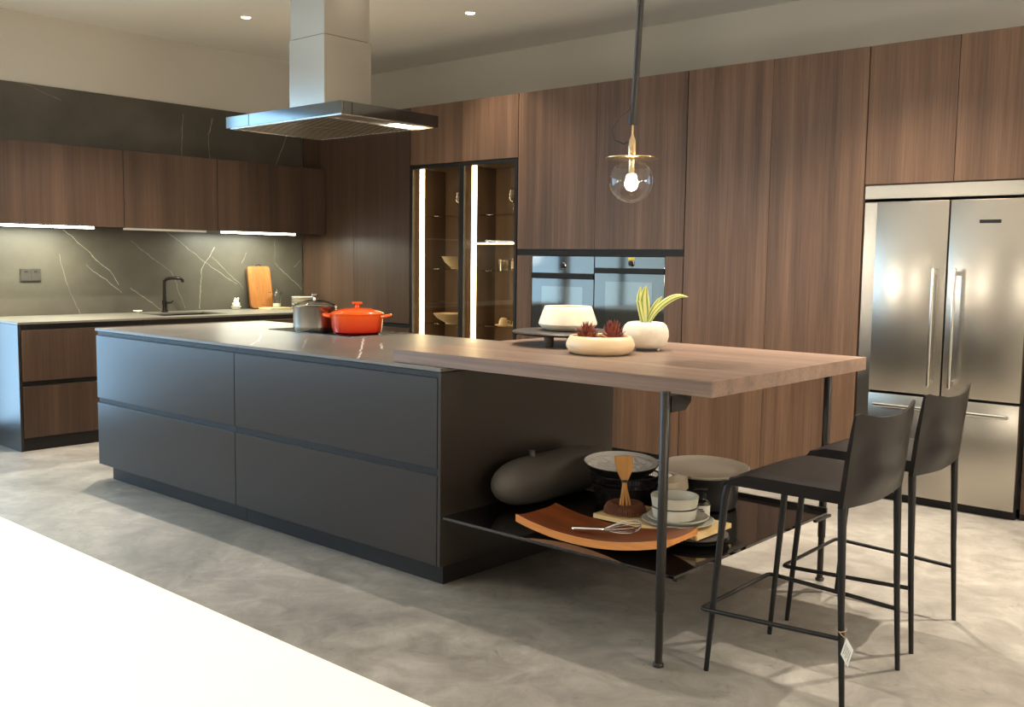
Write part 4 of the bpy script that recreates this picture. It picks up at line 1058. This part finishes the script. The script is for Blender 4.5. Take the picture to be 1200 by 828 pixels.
t = empty('small_bottle', 'slim bottle with a pale label standing beside the ribbed tumbler', 'bottle', (-5.285, 5.985, 1.2856))
mesh_obj('body', LA([(0, 0), (.027, 0), (.029, .003), (.029, .088), (.022, .098), (.010, .106), (.010, .134), (.013, .136), (.013, .150), (0, .151)], (-5.285, 5.985, 1.2856), 28), M['wine'], t, smooth=True)
mesh_obj('label', arc_band(.0294, lab_a - 1.4, lab_a + 1.4, 1.2856 + .018, 1.2856 + .078, (-5.285, 5.985)), M['ivory_plain'], t, label='pale label')
zc = .8356
for k, (ax_, ay_) in enumerate(((-5.40, 5.985), (-5.275, 6.01))):
    w = ('left', 'right')[k]
    o = mesh_obj('saucer', LA([(0, 0), (.045, 0), (.072, .012), (.071, .014), (.044, .005), (0, .004)], (ax_, ay_, zc), 32), M['ivory_plain'], loc=(ax_, ay_, zc), smooth=True)
    tag(o, 'ivory saucer under the %s teacup on the lowest shelf' % w, 'saucer', 'teacups and saucers on the lowest shelf')
    t = empty('teacup', '%s ivory teacup on the lowest shelf behind the right glass door' % w, 'cup', (ax_, ay_, zc + .005), 'teacups and saucers on the lowest shelf')
    # the cup stands upside down on its saucer
    mesh_obj('cup', LA([(.038, .002), (.040, .004), (.036, .040), (.026, .060), (.018, .064), (0, .064), (0, .06), (.024, .056), (.033, .038), (.036, .002)], (ax_, ay_, zc + .005), 28), M['ivory_plain'], t, smooth=True)
    mesh_obj('handle', TU([Vector((ax_, ay_, zc + .005)) + RV * .037 + Zv * .016, Vector((ax_, ay_, zc + .005)) + RV * .054 + Zv * .020, Vector((ax_, ay_, zc + .005)) + RV * .054 + Zv * .036, Vector((ax_, ay_, zc + .005)) + RV * .034 + Zv * .042], .0035, 8), M['ivory_plain'], t, smooth=True)

# ------------------------------------------------------------------ pendant
qx2, qy2, qz2 = -2.332, 3.342, 1.694
t = empty('pendant_lamp', 'clear glass globe pendant with a brass disc hanging from a black strap', 'pendant lamp', (qx2, qy2, 1.60))
gr = .089
pr_ = [(0.001, -gr)] + [(gr * math.sin(a), -gr * math.cos(a)) for a in [PI * k / 24 for k in range(1, 23)]]
mesh_obj('globe', LA(pr_, (qx2, qy2, qz2), 40), M['clear_thin_globe'] if 'clear_thin_globe' in M else M['clear'], t, smooth='all')
mesh_obj('disc', LA([(0, .087), (.095, .087), (.106, .0895), (.106, .092), (.095, .094), (0, .095)], (qx2, qy2, qz2), 48), M['brass'], t, smooth=True)
mesh_obj('socket', LA([(0, .0952), (.0155, .0952), (.0165, .10), (.0165, .150), (.013, .162), (.007, .176), (.0045, .186), (.0035, .25), (0, .25)], (qx2, qy2, qz2), 24), M['brass'], t, smooth=True)
mesh_obj('lamp_holder', LA([(0, .0868), (.013, .0868), (.013, .03), (.010, .026), (0, .026)], (qx2, qy2, qz2), 20), M['brass'], t, smooth=True)
mesh_obj('bulb', LA([(0, .030), (.010, .029), (.018, .016), (.026, -.004), (.026, -.018), (.017, -.034), (0, -.040)], (qx2, qy2, qz2), 24), M['bulb'], t, smooth=True, label='glowing bulb')
c0 = Vector((qx2, qy2, 0)); top_ = Vector((qx2, qy2, 0)) + RV * .042
bm = bmesh.new()
spts = []
for k in range(9):
    s = k / 8.0; z = 1.925 + (HC - .004 - 1.925) * s
    spts.append(c0.lerp(top_, s ** .8) + Zv * z)
tube_into(bm, spts, .0135, 8)
mesh_obj('strap', bm, M['strap'], t)
mesh_obj('buckle', TU([c0 + Zv * 1.918, c0 + Zv * 1.955], .019, 8), M['strap'], t)
b0 = c0 + Zv * (qz2 + .158)
mesh_obj('cable', TU([b0 - RV * .010, b0 - RV * .035 - Zv * .012, b0 - RV * .072 + Zv * .004, b0 - RV * .082 + Zv * .045, b0 - RV * .05 + Zv * .095, b0 - RV * .015 + Zv * .125, b0 - RV * .004 + Zv * .16], .0030, 6), M['strap'], t, smooth=True, label='thin black looped cable')

# ------------------------------------------------------------------ bar stools
t = empty('bar_stool', 'dark leather bar stool nearer the viewer, with a paper tag on its leg', 'bar stool', (-1.42, 3.105, 0), 'bar stools at the breakfast table')
ys0, ys1 = 2.875, 3.335
def seat_top(u, v):
    x = -1.607 + .405 * u; y = ys0 - .006 + (ys1 - ys0 + .012) * v
    q = abs(2 * v - 1)
    z = .700 - .034 * max(0, 1 - u / .20) ** 1.3 - .010 * q ** 4 - .012 * max(0, 1 - u / .03)
    z -= .004 * math.sin(PI * min(1, max(0, (u - .2) / .8))) * (1 - q * q)
    return Vector((x, y, z))
def seat_bot(u, v):
    p = seat_top(u, v); q = abs(2 * v - 1)
    p.z = .650 + .006 * (1 - q ** 6) ; 
    return p
mesh_obj('seat', solid_grid(seat_top, seat_bot, 24, 16), M['leather'], t, smooth=True)
def back_pt(u, v, s):
    y = ys0 - .012 + (ys1 - ys0 + .024) * u; q = 2 * u - 1
    zt_ = .905 + .030 * abs(q) ** 2.2 - (.010 if abs(q) > .98 else 0)
    zb_ = .628 + .010 * abs(q)
    z = zb_ + (zt_ - zb_) * v
    bow = .030 * (1 - q * q) * (.35 + .65 * v)
    th = .011 * (1 - .75 * v ** 3) * (1 - .45 * abs(q) ** 4) + .002
    pinch = .010 * math.exp(-((v - .42) / .28) ** 2) * math.exp(-((q) / .5) ** 2)
    bow += .034 * math.exp(-((v - .36) / .24) ** 2) * (1 - q * q) ** 1.5 - .012 * math.exp(-((v - .5) / .26) ** 2) * math.exp(-((abs(q) - .72) / .2) ** 2)
    x = -1.208 + .034 * v + bow + s * (th - (pinch if s > 0 else -pinch))
    return Vector((x, y, z))
mesh_obj('backrest', solid_grid(lambda u, v: back_pt(u, v, 1), lambda u, v: back_pt(u, v, -1), 22, 16), M['leather'], t, smooth=True)
for sy_, yy in ((1, 2.878), (-1, 3.332)):
    mesh_obj('leg', TU([(-1.655, yy, 0), (-1.632, yy + .003 * sy_, .30), (-1.608, yy + .006 * sy_, .60), (-1.600, yy + .007 * sy_, .640), (-1.585, yy + .008 * sy_, .662), (-1.56, yy + .008 * sy_, .668)], [.0085, .0105, .0125, .0125, .0125, .012], 12), M['stool_metal'], t, smooth=True)
    mesh_obj('leg', TU([(-1.180, yy, 0), (-1.196, yy + .001 * sy_, .30), (-1.208, yy + .003 * sy_, .62), (-1.209, yy + .004 * sy_, .66)], [.0085, .0105, .0135, .0135], 12), M['stool_metal'], t, smooth=True)
mesh_obj('footrest', TU([(-1.196, 2.864, .238), (-1.40, 2.862, .228), (-1.655, 2.862, .216), (-1.668, 2.866, .216), (-1.672, 2.880, .216), (-1.672, 3.33, .222), (-1.668, 3.344, .222), (-1.655, 3.348, .222), (-1.40, 3.348, .214), (-1.203, 3.346, .206)], .0075, 10), M['stool_metal'], t, smooth=True)
copy_thing(t, (-.018, .632, 0), 'dark leather bar stool farther from the viewer, beside the fridge')

tg = empty('price_tag', 'small white paper tag tied to the rear leg of the nearer bar stool', 'tag', (-1.165, 2.855, .254))
lp = [(-1.1935 + .0155 * math.cos(2 * PI * k / 16), 2.8785 + .0155 * math.sin(2 * PI * k / 16), .264 + .004 * math.sin(2 * PI * k / 16)) for k in range(16)]
bm = TU(lp, .0012, 6, closed=True)
tube_into(bm, [(-1.1935, 2.863, .260), (-1.184, 2.856, .256), (-1.172, 2.851, .252), (-1.166, 2.852, .249)], .0012, 6)
mesh_obj('string', bm, M['string'], tg, smooth=True)
def tagp(a, b_): # corners of a card hung by one corner and twisted
    c = Vector((-1.166, 2.852, .253)); e1 = Vector((-.017, .004, -.058)); e2 = Vector((.026, -.006, -.031)); return c + e1 * a + e2 * b_
bm = bmesh.new(); nrm = Vector((.22, -.97, .05)).normalized() * .0006
q = [tagp(0, 0), tagp(1, 0), tagp(1, 1), tagp(0, 1)]
a = [bm.verts.new(p + nrm) for p in q]; c = [bm.verts.new(p - nrm) for p in q]
bm.faces.new(a); bm.faces.new(c[::-1])
for i in range(4):
    j = (i + 1) % 4; bm.faces.new((a[i], c[i], c[j], a[j]))
card = mesh_obj('card', bm, M['label'], tg)
bm = bmesh.new()
for k in range(5):
    a0, a1, b0_ = .25, .85 - .12 * (k % 2), .18 + .15 * k
    q = [tagp(a0, b0_), tagp(a1, b0_), tagp(a1, b0_ + .04), tagp(a0, b0_ + .04)]
    bm.faces.new([bm.verts.new(p + nrm * 1.6) for p in q])
mesh_obj('print', bm, M['socket'], card)

# ------------------------------------------------------------------ white counter in the foreground
t = empty('white_counter', 'bright white stone counter in the lower left foreground', 'counter', (-1.7, .3, 0))
mesh_obj('worktop', B((-4.2, .55, -.35, .708, .858, .9), bev=.002), M['counter_white'], t)
mesh_obj('body', B((-4.15, .50, -.28, .64, .08, .857)), M['counter_white'], t)
mesh_obj('plinth', B((-4.10, .45, -.22, .58, 0, .079)), M['black_metal'], t)

# ------------------------------------------------------------------ lights
def add_light(kind, name, loc, energy, col, **kw):
    l = bpy.data.lights.new(name, kind); l.energy = energy; l.color = col
    for k, v in kw.items(): setattr(l, k, v)
    o = bpy.data.objects.new(name, l); COL.objects.link(o); o.location = loc
    return o
WARM = (1.0, .89, .74)
SPOTS = [  # x, y, power
    (-6.645, 4.42, 110, 'ceiling downlight left of the hood chimney, the brighter of the two in view'),
    (-5.224, 5.384, 110, 'small ceiling downlight right of the hood chimney'),
    (-6.43, 3.36, 560, None), (-3.0, 3.36, 200, None), (-3.55, 4.6, 200, None), (-2.1, 4.85, 420, None),
    (-.5, 4.8, 620, None), (1.7, 3.9, 160, None), (-.1, 2.6, 60, None), (-1.4, .45, 130, None), (-3.0, .35, 170, None)]
for i, (x, y, pw, lab) in enumerate(SPOTS):
    lab = lab or 'recessed ceiling downlight outside the picture above the kitchen'
    t = empty('downlight', lab, 'downlight', (x, y, HC), 'recessed ceiling downlights')
    mesh_obj('trim_ring', LA([(.036, -.001), (.047, -.001), (.048, -.004), (.040, -.006), (.035, -.004)], (x, y, HC), 32), M['trim_white'], t, smooth=True)
    mesh_obj('lens', LA([(0, -.0012), (.0345, -.0012), (.0345, -.003), (0, -.003)], (x, y, HC), 28), M['lens'], t, label='glowing lens')
    add_light('SPOT', 'downlight_beam', (x, y, HC - .02), pw, WARM, spot_size=math.radians(100), spot_blend=1.0, shadow_soft_size=.022)
M['opal'] = emit('fill_globe_glow', (1.0, .895, .76, 1), 108.0)  # unseen globes added to brighten the ceiling and upper walls
M['opal_dim'] = emit('fill_globe_dim_glow', (1.0, .895, .76, 1), 72.0)
M['opal_bright'] = emit('fill_globe_bright_glow', (1.0, .895, .76, 1), 145.0)
for gx_, gy_, gz_, lab in ((-5.6, -.4, 1.45, 'left of the white counter'), (-4.0, -1.2, 1.5, 'behind the white counter'), (-.8, -1.4, 1.5, 'behind the viewer'),
                           (1.3, 2.4, 1.2, 'right of the bar stools'), (1.5, 5.2, 1.7, 'right of the fridge')):
    t = empty('fill_globe', 'added fill-light globe outside the picture, ' + lab, 'pendant lamp', (gx_, gy_, gz_), 'added fill-light globes around the kitchen')
    bm = LA([(0, -.15)] + [(.15 * math.sin(PI * k / 16), -.15 * math.cos(PI * k / 16)) for k in range(1, 16)] + [(0, .15)], (gx_, gy_, gz_), 24)
    mesh_obj('globe', bm, M['opal_bright' if 'right of' in lab else ('opal_dim' if 'behind' in lab else 'opal')], t, smooth='all')
    mesh_obj('cord', TU([(gx_, gy_, gz_ + .151), (gx_, gy_, HC - .002)], .004, 6), M['strap'], t)
add_light('POINT', 'pendant_glow', (qx2, qy2, qz2 - .012), 5, (1, .82, .58), shadow_soft_size=.02)
for y0, y1 in ((2.86, 3.60), (4.72, 5.46)):
    o = add_light('AREA', 'strip_glow', (XU - .05, (y0 + y1) / 2, 1.565), 22, (.97, 1, .80), shape='RECTANGLE', size=.02, size_y=y1 - y0)
pl = add_light('AREA', 'window_portal', (XL - .13, (WY0 + DY1) / 2, WZ1 / 2), 1, (1, 1, 1), shape='RECTANGLE', size=WZ1, size_y=DY1 - WY0)
pl.rotation_euler = (0, -PI / 2, 0)
pl.data.cycles.is_portal = True

w = bpy.data.worlds.new('daylight'); S.world = w; w.use_nodes = True
bg = w.node_tree.nodes['Background']; bg.inputs[1].default_value = 1.0
# overcast daylight, bluer and brighter towards the open side of the street
wt = w.node_tree
wg = wt.nodes.new('ShaderNodeTexCoord'); wx = wt.nodes.new('ShaderNodeSeparateXYZ'); wr = wt.nodes.new('ShaderNodeMapRange'); wm = wt.nodes.new('ShaderNodeMix')
wm.data_type = 'RGBA'
wt.links.new(wg.outputs['Generated'], wx.inputs[0]); wt.links.new(wx.outputs['X'], wr.inputs['Value'])
wr.inputs['From Min'].default_value = -.52; wr.inputs['From Max'].default_value = -.93
wt.links.new(wr.outputs[0], wm.inputs[0])
wm.inputs[6].default_value = (1.9, 2.2, 2.2, 1); wm.inputs[7].default_value = (4.0, 6.6, 9.4, 1)
wt.links.new(wm.outputs[2], bg.inputs[0])

# ------------------------------------------------------------------ look
S.view_settings.view_transform = 'Standard'
S.view_settings.look = 'None'
S.view_settings.gamma = 1.0
S.view_settings.use_curve_mapping = False
S.view_settings.exposure = 0.18
S.cycles.max_bounces = 10
S.cycles.diffuse_bounces = 5
S.cycles.glossy_bounces = 5
S.cycles.transparent_max_bounces = 16
S.cycles.caustics_reflective = False
S.cycles.caustics_refractive = False
S.cycles.sample_clamp_indirect = 6.0
